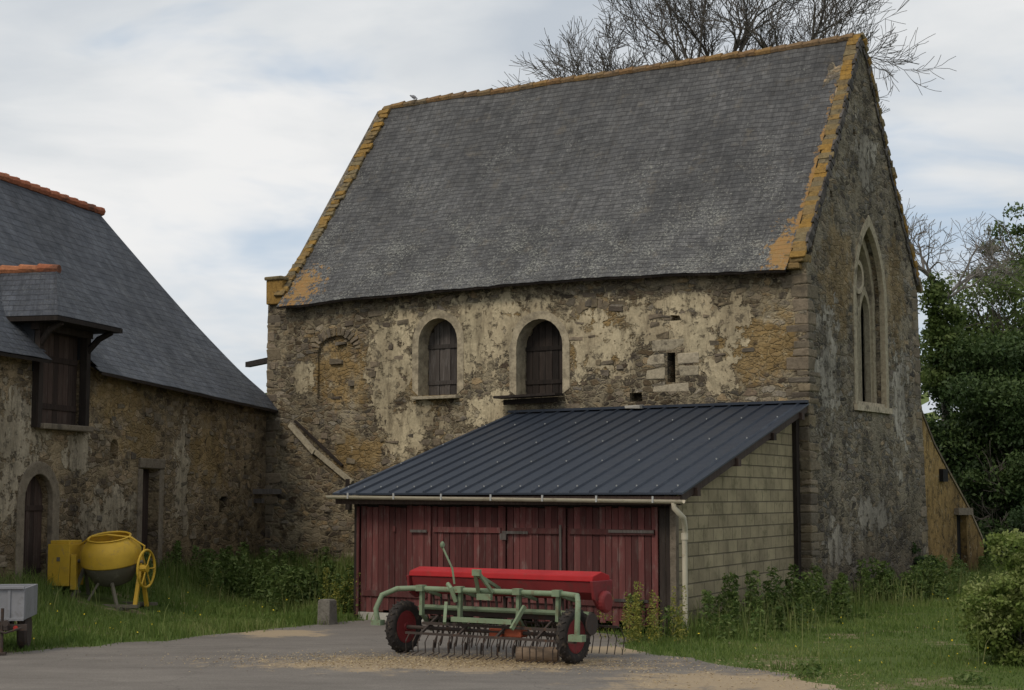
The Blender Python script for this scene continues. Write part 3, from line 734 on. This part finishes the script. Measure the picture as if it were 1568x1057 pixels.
def wd(X,Y):
    lx,ly=barnframe(X,Y);hx,hy=houseframe(X,Y)
    d=np.minimum(np.maximum(-hy,0)+np.maximum(hx-1,0),99)
    db=np.where(lx<.3,np.maximum(-ly,0),99); dg=np.where((ly>-.3)&(ly<7),np.maximum(lx,0),99)
    dsh=np.where((ly<0)&(ly>-7),np.abs(lx-(.65+.129*(-ly-6.6))),99)
    dl=np.where((ly<0)&(ly>-6.8)&(lx<-5.6),np.abs(lx+5.8),99)
    return np.minimum.reduce([d,db,dg,dsh,dl])
X,Y=scatter(340000,-11,14,16.5,42)
d=wd(X,Y); h=(.07+.09*np.clip(fn2(X,Y,.9,5)+.5,0,1.3))*rng.uniform(.5,1.5,len(X))+.26*np.clip(1.2-d,0,1)*rng.uniform(.3,1.3,len(X))
h=h*np.where(X<0,1.2,np.clip(1.25-.35*d,.5,1))
blades('grass',X,Y,h,rng.uniform(.008,.018,len(X)),GRASS,.8)
X,Y=scatter(62000,-11,14,16.5,42); d=wd(X,Y); k=(rng.random(len(X))<np.clip(1.2-d*.6,0.03,1)*np.clip(fn2(X,Y,1.5,1)+.65,0,1)); X=X[k];Y=Y[k]
STALK=leaf_mat('stalks',[(.09,.13,.03),(.17,.2,.06),(.3,.28,.13)],.35)
blades('tall_grass',X,Y,rng.uniform(.25,.72,len(X)),rng.uniform(.008,.016,len(X)),STALK,.4)
def weeds(name,cx,cy,rad,hh,n,mat,sz=.035,flat=.3):
    C=[]
    for x,y,r,h,m in zip(cx,cy,rad,hh,n):
        m=int(m); q=rng.uniform(0,2*np.pi,m); rr=r*np.sqrt(rng.random(m)); zz=h*rng.random(m)**.8
        rr*=1-.6*zz/h
        px_=x+np.cos(q)*rr;py_=y+np.sin(q)*rr
        C.append(np.stack([px_,py_,zg(px_,py_)+zz],-1))
    C=np.concatenate(C); return leafcloud(name,C,rng.uniform(.6,1.4,len(C))*sz,mat,.4,flat=flat)
WEED=leaf_mat('weed_leaves',[(.05,.09,.018),(.085,.135,.03),(.13,.185,.05),(.18,.22,.075)],.35)
X,Y=scatter(9000,-10.5,13,17.5,41); d=wd(X,Y)
k=rng.random(len(X))<np.clip(.5-.33*d,0.012,1)*.32; X=X[k];Y=Y[k];d=d[k]
hh=np.where(d<1.5,rng.uniform(.3,.8,len(X)),rng.uniform(.08,.2,len(X)))
weeds('weeds',X,Y,rng.uniform(.12,.32,len(X)),hh,80+260*hh,WEED)
YW=leaf_mat('goldenrod',[(.12,.15,.03),(.2,.2,.04),(.3,.26,.05)],.3)
cx=np.concatenate([1.95+rng.normal(0,.3,26),-3.1+rng.normal(0,.3,16)]);cy=np.concatenate([23.4+rng.normal(0,.3,26),28.9+rng.normal(0,.4,16)])
weeds('yellow_green_weeds',cx,cy,np.full(42,.09),rng.uniform(.35,.95,42),np.full(42,110),YW,.022)
BR=leaf_mat('nettle_leaves',[(.05,.085,.018),(.09,.135,.032),(.15,.19,.06)],.35)
cs_=[(-3.9,30.5),(-4.4,31.2),(-3.5,30.0),(-5.0,32.6),(3.2,25.5),(4.0,27.2),(4.9,28.6),(7.3,31.9),(8.2,33.2)]
cx=np.concatenate([x+rng.normal(0,.55,22) for x,y in cs_]);cy=np.concatenate([y+rng.normal(0,.5,22) for x,y in cs_])
lx,ly=barnframe(cx,cy); k=~((lx>-13.8)&(lx<.15)&(ly>-.1))&~((ly<=0)&(ly>-6.75)&(lx<.8+.129*(-ly-6.6))&(lx>-6.3)); cx=cx[k];cy=cy[k]
weeds('nettles',cx,cy,rng.uniform(.1,.25,len(cx)),rng.uniform(.3,.95,len(cx)),rng.uniform(80,260,len(cx)),BR,.045)
FL=T('yellow_petals').fin((.6,.45,.03),.6)
X,Y=scatter(1500,-10,10,17,36); k=rng.random(len(X))<.28;X=X[k];Y=Y[k]
leafcloud('wild_flowers',np.stack([X,Y,zg(X,Y)+rng.uniform(.12,.3,len(X))],-1),rng.uniform(.01,.018,len(X)),FL,.9)
LIT=leaf_mat('straw_bits',[(.17,.12,.07),(.38,.28,.15),(.52,.42,.25)],.1)
n=14000; X=rng.normal(-.9,1.4,n);Y=20.6+rng.normal(0,.5,n)-(X+.9)*.12
X2=rng.uniform(1.3,4.2,2500);Y2=rng.normal(19.0,1.0,2500); X=np.concatenate([X,X2]);Y=np.concatenate([Y,Y2])
leafcloud('straw_litter',np.stack([X,Y,rng.uniform(.008,.03,len(X))],-1),rng.uniform(.005,.022,len(X)),LIT,.3,flat=.85)

# ================================================================== TREES
BARK=T('bark'); _o=BARK.oc(); BARKM=BARK.fin(BARK.mix(BARK.noise(_o,3,5),(.1,.09,.075),(.055,.047,.04)),.9)
PALEB=T('pale_bark'); _o=PALEB.oc(); PALEM=PALEB.fin(PALEB.mix(PALEB.noise(_o,3,5),(.26,.235,.21),(.15,.135,.12)),.9)
def grow(out,p,d,r,L,lvl,mx,up=.05,sp=1.0,wig=.2):
    n=5 if lvl<mx else 3; pts=[p.copy()]; rs=[r]; kids=[]
    for i in range(n):
        d=(d+V((random.gauss(0,1),random.gauss(0,1),random.gauss(0,1)))*wig+V((0,0,up))).normalized()
        p=p+d*(L/n); rr=max(r*(1-.5*(i+1)/n),.008); pts.append(p.copy()); rs.append(rr)
        if lvl<mx and i>=(1 if lvl else 2): kids.append((p.copy(),d.copy(),rr,1))
    if lvl<mx: kids.append((p.copy(),d.copy(),rs[-1],2))
    out.append((pts,rs,lvl))
    for (q,dd,rr,m) in kids:
        for _ in range(m):
            a=V((random.gauss(0,1),random.gauss(0,1),random.gauss(0,1))); a=(a-dd*a.dot(dd)).normalized()
            an=random.uniform(.45,1.0)*sp; nd=(dd*math.cos(an)+a*math.sin(an)).normalized()
            grow(out,q,nd,rr*random.uniform(.55,.8),L*random.uniform(.5,.72),lvl+1,mx,up,sp,wig)
def tree_mesh(name,paths,mat,parent=None):
    b=B()
    for pts,rs,l in paths: b.tube(pts,rs,6 if l<2 else 3,False)
    return b.obj(name,mat,parent,recalc=False,smooth=True)
random.seed(21)
paths=[]; base=V((6.9,46,0)); paths.append(([base,base+V((0,0,6)),base+V((-.1,0,11.0))],[.4,.33,.26],0))
for dv,L,r,dz in (((-.8,0,.6),2.9,.12,0),((-.12,.2,1),3.1,.2,0),((.2,-.2,1),3.0,.18,.2),((.75,.1,.7),2.7,.12,-.3),((-.4,-.4,.9),3.0,.14,.3),((-1,.2,.35),3.0,.1,.2),((1,.2,.3),2.6,.1,-.2)):
    grow(paths,base+V((-.1,0,11.0+dz)),V(dv).normalized(),r,L*1.12,0,4,.06,.8,.13)
tree_mesh('bare_tree',paths,BARKM)
random.seed(5)
paths=[]; base=V((12.5,46,0)); paths.append(([base,base+V((0,0,4)),base+V((-.25,0,7.6))],[.18,.12,.07],0))
for dv,L,r in (((-.1,0,1),1.5,.08),((.4,.1,.9),1.6,.08),((.7,0,.5),1.3,.05),((.2,.3,.9),1.5,.06),((.3,-.3,.8),1.3,.05)):
    grow(paths,base+V((-.25,0,7.4+random.uniform(0,.5))),V(dv).normalized(),r,L*1.15,0,3,.04,.95,.25)
tree_mesh('bare_tree.001',paths,PALEM)

def crown(center,rad,nblob,per,blobr,seed,bottom=0):
    r=np.random.default_rng(seed); C=[];R=[]
    for i in range(nblob):
        v=r.normal(size=3);v/=np.linalg.norm(v); q=r.random()**.45; c=np.array(center)+v*np.array(rad)*q
        br=blobr*r.uniform(.5,1.4); m=int(per*r.uniform(.6,1.4)); w=r.normal(size=(m,3)); w/=np.linalg.norm(w,axis=1)[:,None]
        w*= (r.random(m)**.5)[:,None]*br*np.array([1,1,.7])
        C.append(c+w); R.append(np.clip(r.uniform(.1,.75)+.35*w[:,2]/br+r.normal(0,.12,m),0,1))  # leaf tone: random per clump and leaf, lighter towards each clump's top
    return np.concatenate(C),np.concatenate(R)
def leafy(name,base,top,rad,center,nb,per,br,seed,mat,ls,bark=BARKM):
    e=empty(name,(0,0,0)); random.seed(seed); ps=[]; bv=V(base); tv=V((center[0],center[1],center[2]-rad[2]*.4))
    ps.append(([bv,bv.lerp(tv,.5)+V((.1,0,0)),tv],[top,top*.8,top*.6],0))
    for k in range(6):
        a=k*1.05; grow(ps,tv+V((0,0,-.3*k*.2)),V((math.cos(a),math.sin(a),.9)).normalized(),top*.4,min(rad)*.8,1,3,.05,.8)
    t=tree_mesh('trunk_and_limbs',ps,bark); t.parent=e
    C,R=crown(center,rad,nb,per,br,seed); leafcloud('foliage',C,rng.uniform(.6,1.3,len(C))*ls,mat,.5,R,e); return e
DKL=leaf_mat('dark_leaves',[(.018,.036,.012),(.04,.07,.02),(.085,.125,.038)],.2)
MDL=leaf_mat('mid_leaves',[(.05,.08,.02),(.1,.145,.038),(.18,.22,.075)],.35)
LTL=leaf_mat('spring_leaves',[(.08,.12,.025),(.16,.2,.05),(.25,.27,.08)],.3)
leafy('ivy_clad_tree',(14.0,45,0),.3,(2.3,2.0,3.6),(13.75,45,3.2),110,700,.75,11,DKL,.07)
leafy('oak_tree',(15.6,52,0),.35,(3.6,3.0,3.3),(16.6,52,6.6),100,420,.9,12,MDL,.08)
leafy('ash_tree',(19.5,58,0),.3,(2.6,3,3.0),(19.4,58,10.4),40,200,.7,13,MDL,.08)
leafy('holly_bush',(12.6,43,0),.1,(1.6,1.4,1.9),(13.6,43,1.3),50,500,.5,14,DKL,.06)
C,R=crown((12.3,45.6,6.6),(.5,.5,1.8),50,160,.35,15); leafcloud('ivy_sprays',C,rng.uniform(.05,.09,len(C)),MDL,.5,R)
e=empty('spindle_shrub'); random.seed(31); ps=[]
for k in range(14):
    a=random.uniform(0,6.28); grow(ps,V((6.55+.15*math.cos(a),20.55+.15*math.sin(a),0)),V((math.cos(a)*.5,math.sin(a)*.5,1)).normalized(),.012,.4,1,2,.05,.5)
tree_mesh('stems',ps,BARKM).parent=e
C1,R1=crown((6.6,20.5,.62),(.85,.8,.62),170,230,.22,32); C2,R2=crown((6.6,20.6,1.4),(.45,.5,.35),22,130,.16,33)
C1[:,2]=np.maximum(C1[:,2],.03)
leafcloud('leaves',np.concatenate([C1,C2]),rng.uniform(.02,.042,len(C1)+len(C2)),leaf_mat('shrub_leaves',[(.08,.125,.022),(.18,.23,.055),(.33,.36,.14)],.4),.5,np.concatenate([R1,R2]),e)
C,R=crown((8.9,35.2,.6),(.35,.5,.7),14,150,.2,41); leafcloud('ivy_patch',C,rng.uniform(.03,.06,len(C)),DKL,.6,R)
C=[]
for k in range(260):
    a=rng.uniform(-2.2,2.2); rr=rng.uniform(120,170); x=math.sin(a)*rr;y=math.cos(a)*rr+20
    w=rng.normal(size=(70,3))*np.array([4,3,2.6]); C.append(np.array([x,y,4.5])+w)
C=np.concatenate(C); C[:,2]=np.abs(C[:,2]); leafcloud('distant_treeline',C,rng.uniform(.5,1.3,len(C)),MDL,.6)

# ================================================================== SEED DRILL
dr=empty('seed_drill',(-.3,21.15,0),RB)
RED=paint_mat('red_paint',(.36,.018,.02),(.22,.05,.04),.25,.6,.2,5)
REDD=paint_mat('dark_red_paint',(.18,.018,.019),(.09,.04,.03),.3,.5)
GRN=paint_mat('pale_green_paint',(.18,.235,.14),(.14,.09,.05),.32,.5,.4,9)
STEEL=paint_mat('rusty_steel',(.055,.042,.035),(.1,.05,.028),.4,.75,.3,12)
TYRE=paint_mat('tyre_rubber',(.035,.03,.027),(.11,.085,.06),.4,.85,.2,10)
ORNG=paint_mat('orange_paint',(.32,.07,.03),(.15,.06,.03),.3,.6)
b=B(); b.prism([(.18,1.02),(.2,1.09),(.42,1.14),(.62,1.09),(.64,1.02)],-1.46,1.46,'x'); b.obj('hopper_lid',RED,dr,bevel=.012)
b=B(); b.prism([(.2,1.015),(.62,1.015),(.56,.84),(.46,.78),(.34,.78),(.24,.88)],-1.43,1.43,'x'); 
b.prism([(.15,1.03),(.67,1.03),(.62,.8),(.5,.66),(.34,.66),(.2,.8)],1.44,1.48,'x'); b.prism([(.15,1.03),(.67,1.03),(.62,.8),(.5,.72),(.34,.72),(.2,.8)],-1.48,-1.44,'x')
b.lathe([(-.04,.14),(.02,.14),(.04,.11)],(1.52,.42,.76),None,18)
b.obj('hopper_body',REDD,dr,bevel=.008)
b=B()
b.tube([(-1.56,-.36,.42),(-1.58,-.38,.6),(-1.54,-.3,.78),(-1.42,-.12,.86),(-1.2,-.05,.87),(1.2,-.05,.87),(1.42,-.12,.86),(1.54,-.3,.78),(1.58,-.38,.6),(1.56,-.36,.36)],.036,10)
b.tube([(-1.35,.3,.6),(1.35,.3,.6)],.035,8)
b.box((1.56,-.36,.36),(.2,.1,.08)); b.box((-1.56,-.36,.42),(.16,.1,.07))
for x in (-1.05,-.42,.5,1.1):
    b.bar((x,-.05,.9),(x-.03,-.02,.52),.045,.06,up=(0,1,0)); b.bar((x,-.05,.86),(x,.36,.76),.04,.04); b.bar((x-.03,-.03,.55),(x-.1,.3,.3),.04,.04)
    b.box((x,-.08,.88),(.11,.1,.08))
b.bar((-.1,-.1,.86),(-.02,-.3,1.12),.045,.035); b.bar((.12,-.1,.86),(.04,-.3,1.12),.045,.035); b.box((.01,-.3,1.12),(.12,.05,.08)); b.bar((.01,-.3,1.1),(.01,.25,.88),.04,.04)
b.bar((-.1,-.12,.8),(.12,-.12,.8),.05,.08); b.bar((-.45,-.2,.5),(.5,-.2,.5),.06,.06)
b.bar((-.62,-.1,.7),(-.5,-.3,.45),.04,.05); b.bar((.62,-.1,.7),(.55,-.3,.42),.04,.05)
b.tube([(-.5,-.08,.95),(-.52,-.1,1.15),(-.66,-.12,1.42)],.014,6); b.lathe([(-.02,.03),(0,.05),(.02,.03)],(-.67,-.12,1.46),None,10)
b.tube([(-.46,-.1,.72),(-.5,-.16,.9),(-.58,-.12,.95)],.03,6)
b.obj('frame',GRN,dr,smooth=True)
for sx_,nm in ((-1.38,'wheel_1'),(1.3,'wheel_2')):
    b=B(); R_=.35
    b.lathe([(-.04,.215),(-.065,.25),(-.07,.3),(-.055,.33),(-.025,.343),(.025,.343),(.055,.33),(.07,.3),(.065,.25),(.04,.215)],(sx_,-.02,R_),None,32)
    for k in range(22):
        q=2*math.pi*k/22; 
        for sd in (-1,1):
            R=Matrix.Rotation(q,3,'X')@Matrix.Rotation(sd*.6,3,'Z'); c3=V((sx_,-.02,R_))+Matrix.Rotation(q+(.14 if sd>0 else 0),3,'X')@V((sd*.032,0,.34)); b.box(c3,(.06,.02,.02),R)
    b.obj(nm,TYRE,dr,smooth=True)
    b=B(); b.lathe([(-.045,.218),(-.05,.2),(-.02,.18),(-.015,.07),(-.06,.05),(-.06,.01),(.06,.01),(.06,.05),(.015,.07),(.02,.18),(.05,.2),(.045,.218)],(sx_,-.02,R_),None,24)
    for k in range(5):
        q=2*math.pi*k/5; b.lathe([(-.03,.012),(.03,.012)],V((sx_,-.02,R_))+V((0,math.cos(q)*.1,math.sin(q)*.1)),None,6)
    b.obj(nm+'_rim',REDD,dr,smooth=True)
b=B(); b.tube([(-1.5,-.02,.35),(1.5,-.02,.35)],.025,8)
for i in range(19):
    x=-1.2+i*.13; yb=.25 if i%2 else .55
    b.tube([(x,.4,.78),(x,.42,.6),(x,yb+.1,.36),(x,yb+.02,.06)],[.018,.016,.013,.012],6)
    b.bar((x,.1,.5),(x,yb,.25),.01,.02)
    if i%2: b.bar((x,yb,.16),(x+.02,yb-.05,.02),.014,.05)
for i in range(26):
    x=-1.45+i*.116; b.tube([(x,.75,.42),(x+.01,.9,.4),(x+.02,.98,.25),(x+.03,.9,.05)],.007,5)
b.bar((-1.5,.75,.42),(1.5,.75,.42),.03,.03)
for i in range(22):
    x=-1.1+i*.115+random.uniform(-.02,.02); b.tube([(x,-.28,.3),(x+.01,-.38,.2),(x-.02,-.33,.06),(x-.05,-.42,.03)],.008,5)
b.bar((-1.15,-.28,.3),(1.5,-.28,.3),.03,.03); b.bar((-1.0,-.1,.42),(1.1,-.1,.42),.035,.035)
for x in (-.9,-.3,.3,.9): b.bar((x,-.28,.3),(x,.1,.5),.03,.03)
b.obj('tines_and_coulters',STEEL,dr)
b=B(); b.box((.42,.0,.36),(.26,.16,.13)); b.box((.12,.05,.33),(.2,.18,.12)); b.obj('gearbox',ORNG,dr,bevel=.015)
b=B(); b.prism([(.3,.62),(.5,.62),(.46,.5),(.34,.5)],-1.3,1.3,'x'); b.lathe([(-.01,.14),(.01,.14)],(1.5,.1,.5),None,20); b.obj('metering_box',STEEL,dr)
LOG=wood_mat('log_bark',(.17,.12,.08),(.09,.065,.045),(.24,.2,.15),.2,(3,14,14))
b=B(); b.lathe([(-.27,.085),(-.265,.1),(-.1,.105),(.1,.1),(.265,.103),(.27,.088)],(0,0,.1),None,14); o=b.obj('wooden_log',LOG,None,smooth=True); o.location=(.32,20.6,0); o.rotation_euler=(0,0,-.12)
b=B(); b.box((0,0,.17),(.24,.24,.44),None,.01); b.box((.0,0,.4),(.2,.2,.02)); o=b.obj('concrete_post',block_mat('weathered_concrete',[(.17,.155,.13),(.2,.18,.15)],2),None,bevel=.02); o.location=(-3.05,26.7,0); o.rotation_euler=(0,0,-.5)

# ================================================================== CEMENT MIXER
mx_=empty('cement_mixer',(-6.95,28.0,.2),math.radians(-14))
YEL=paint_mat('yellow_paint',(.5,.31,.025),(.28,.19,.08),.25,.5,.4,7)
GREYM=paint_mat('cement_crusted',(.14,.125,.095),(.22,.2,.15),.35,.85,.2,8)
b=B(); Rv=Matrix.Rotation(math.radians(-90),3,'Y')
Rt=Matrix.Rotation(math.radians(14),3,'X')@Rv
b.lathe([(-.02,.5),(.0,.52),(.2,.52),(.3,.47),(.42,.36),(.44,.38),(.45,.36),(.43,.34),(.3,.42),(.05,.46)],(0,0,.78),Rt,28)
b.obj('drum_top',YEL,mx_,smooth=True)
b=B(); b.lathe([(-.02,.49),(-.1,.46),(-.34,.33),(-.4,.2)],(0,0,.78),Rt,28); b.obj('drum_base',GREYM,mx_,smooth=True)
b=B(); 
b.box((-.85,-.05,.72),(.42,.5,.72)); b.box((-.85,-.05,1.11),(.36,.44,.06)); b.prism([(-.62,.3),(-.5,.3),(-.52,.9),(-.62,.9)],-.3,-.24,'y')
n=26; ring=[(.66,.32*math.cos(2*math.pi*i/n),.66+.32*math.sin(2*math.pi*i/n)) for i in range(n+1)]
b.tube(ring,.024,8,False)
for k in range(3): a=k*math.pi/3; b.tube([(.66,.31*math.cos(a),.66+.31*math.sin(a)),(.66,-.31*math.cos(a),.66-.31*math.sin(a))],.015,6)
b.lathe([(-.08,.07),(.05,.07)],(.64,0,.66),None,12)
b.bar((.56,-.2,.0),(.56,.0,.72),.07,.05); b.bar((.56,.25,.0),(.56,.02,.72),.07,.05)
b.tube([(.56,0,.72),(.62,0,1.05),(.4,-.1,1.2),(0,-.15,1.24),(-.35,-.1,1.2),(-.62,0,1.05)],.02,6)
b.obj('yellow_frame',YEL,mx_,bevel=.01)
b=B(); b.box((-.85,-.31,.82),(.06,.01,.07)); b.tube([(-.64,0,.78),(.6,0,.78)],.03,8)
b.bar((-1.0,-.35,.04),(.7,-.35,.04),.07,.05); b.bar((-1.0,.35,.04),(.7,.35,.04),.07,.05); b.bar((-.6,-.35,.02),(-.5,0,.7),.05,.05); b.bar((-.6,.35,.02),(-.5,0,.7),.05,.05); b.bar((.4,-.5,.0),(.4,.5,.03),.06,.06)
b.bar((-.3,-.34,.04),(-.1,-.25,.42),.05,.04);b.bar((.3,-.34,.04),(.15,-.25,.42),.05,.04)
for y in (-.4,.4): b.lathe([(-.05,.1),(-.05,.17),(.05,.17),(.05,.1)],(-.95,y,.12),Matrix.Rotation(math.pi/2,3,'Z'),16)
b.obj('chassis',GREYM,mx_)

# ================================================================== TRAILER
tr=empty('car_trailer',(-6.85,21.7,0),math.radians(8))
ZINC=paint_mat('zinc_panel',(.25,.25,.26),(.15,.14,.13),.25,.5,.5,5,.3)
b=B()
b.box((-.35,0,.66),(1.3,.03,.42)); b.box((.29,.55,.66),(.03,1.1,.42)); b.box((-.35,1.1,.66),(1.3,.03,.42)); b.box((-.98,.55,.66),(.03,1.1,.42)); b.box((-.35,.55,.47),(1.3,1.1,.03))
b.bar((-1,-.025,.88),(.3,-.025,.88),.05,.035); b.bar((-1,-.025,.46),(.3,-.025,.46),.05,.04)
for x in (-.7,-.3,.1): b.box((x,-.02,.66),(.04,.02,.4))
b.obj('tub',ZINC,tr,bevel=.004)
b=B(); b.bar((.0,-.05,.4),(.0,1.0,.4),.06,.06); b.bar((.1,-.25,.36),(.1,.3,.4),.05,.05); b.bar((-.9,-.12,.36),(.36,-.12,.36),.06,.08); b.tube([(.05,-.2,.62),(.05,-.2,.04)],.022,8); b.box((.05,-.2,.03),(.12,.12,.03)); b.tube([(-.25,-.18,.52),(-.1,-.22,.36),(.1,-.25,.3),(.3,-.2,.36)],.015,6)
b.lathe([(-.02,.04),(.03,.05),(.05,.02)],(.1,-.24,.42),Matrix.Rotation(math.pi/2,3,'Z'),12)
for x in (-1.12,.2): b.lathe([(-.06,.14),(-.07,.22),(-.04,.26),(.04,.26),(.07,.22),(.06,.14)],(x,.7,.26),None,22)
b.obj('running_gear',STEEL,tr)
b=B(); b.box((-.05,-.17,.42),(.12,.03,.07)); b.lathe([(-.01,.03),(.01,.03)],(.22,-.18,.36),Matrix.Rotation(math.pi/2,3,'Z'),12); b.obj('tail_lamp',paint_mat('red_lens',(.4,.03,.02),(.2,.03,.02),.1,.3),tr)

# ================================================================== SKY / LIGHT / CAMERA
w=bpy.data.worlds.new('World'); S.world=w; w.use_nodes=True; t=T('',w); nt=w.node_tree
sun_dir=V((-.50,-.62,.85)).normalized()
el=math.asin(sun_dir.z); az=math.atan2(sun_dir.x,sun_dir.y)
sky=t.n('ShaderNodeTexSky',sky_type='NISHITA',sun_disc=False,sun_elevation=el,sun_rotation=az)
g=t.n('ShaderNodeTexCoord').outputs['Generated']
gp=t.map(g,(1.0,1.0,3.4),(.3,.1,.0))
wv=t.vm('ADD',gp,t.vm('MULTIPLY',t.noise(gp,2.0,3,.5,'Color'),(.35,.35,.35)))
n1=t.noise(wv,3.4,6,.5); n2=t.noise(wv,2.0,6,.55)
cl=t.vm('MULTIPLY',t.ramp(n1,[(.32,(.53,.58,.64)),(.5,(.72,.745,.765)),(.64,(.87,.87,.865))]),(10,10,10))
mk=t.rng(n2,.37,.5,.25,1.)
colr=t.mix(mk,t.mix(.7,sky.outputs[0],t.vm('ADD',(4.3,5.7,7.4))),cl)
nt.links.new(colr,nt.nodes['Background'].inputs[0]); nt.nodes['Background'].inputs[1].default_value=.1
sl=bpy.data.lights.new('sun','SUN'); sl.energy=1.5; sl.angle=math.radians(20); sl.color=(1,.9,.77)
so=bpy.data.objects.new('sun',sl); COL.objects.link(so); so.rotation_euler=(-sun_dir).to_track_quat('-Z','Y').to_euler(); so.location=(0,0,30)
cd=bpy.data.cameras.new('camera'); cam=bpy.data.objects.new('camera',cd); COL.objects.link(cam)
cd.sensor_width=36; cd.lens=56.25; cd.clip_end=6000; cam.location=(0,0,2.1); cam.rotation_euler=(math.radians(90+5.41),0,0)
S.camera=cam
S.view_settings.view_transform='Standard'; S.view_settings.look='None'; S.view_settings.exposure=0
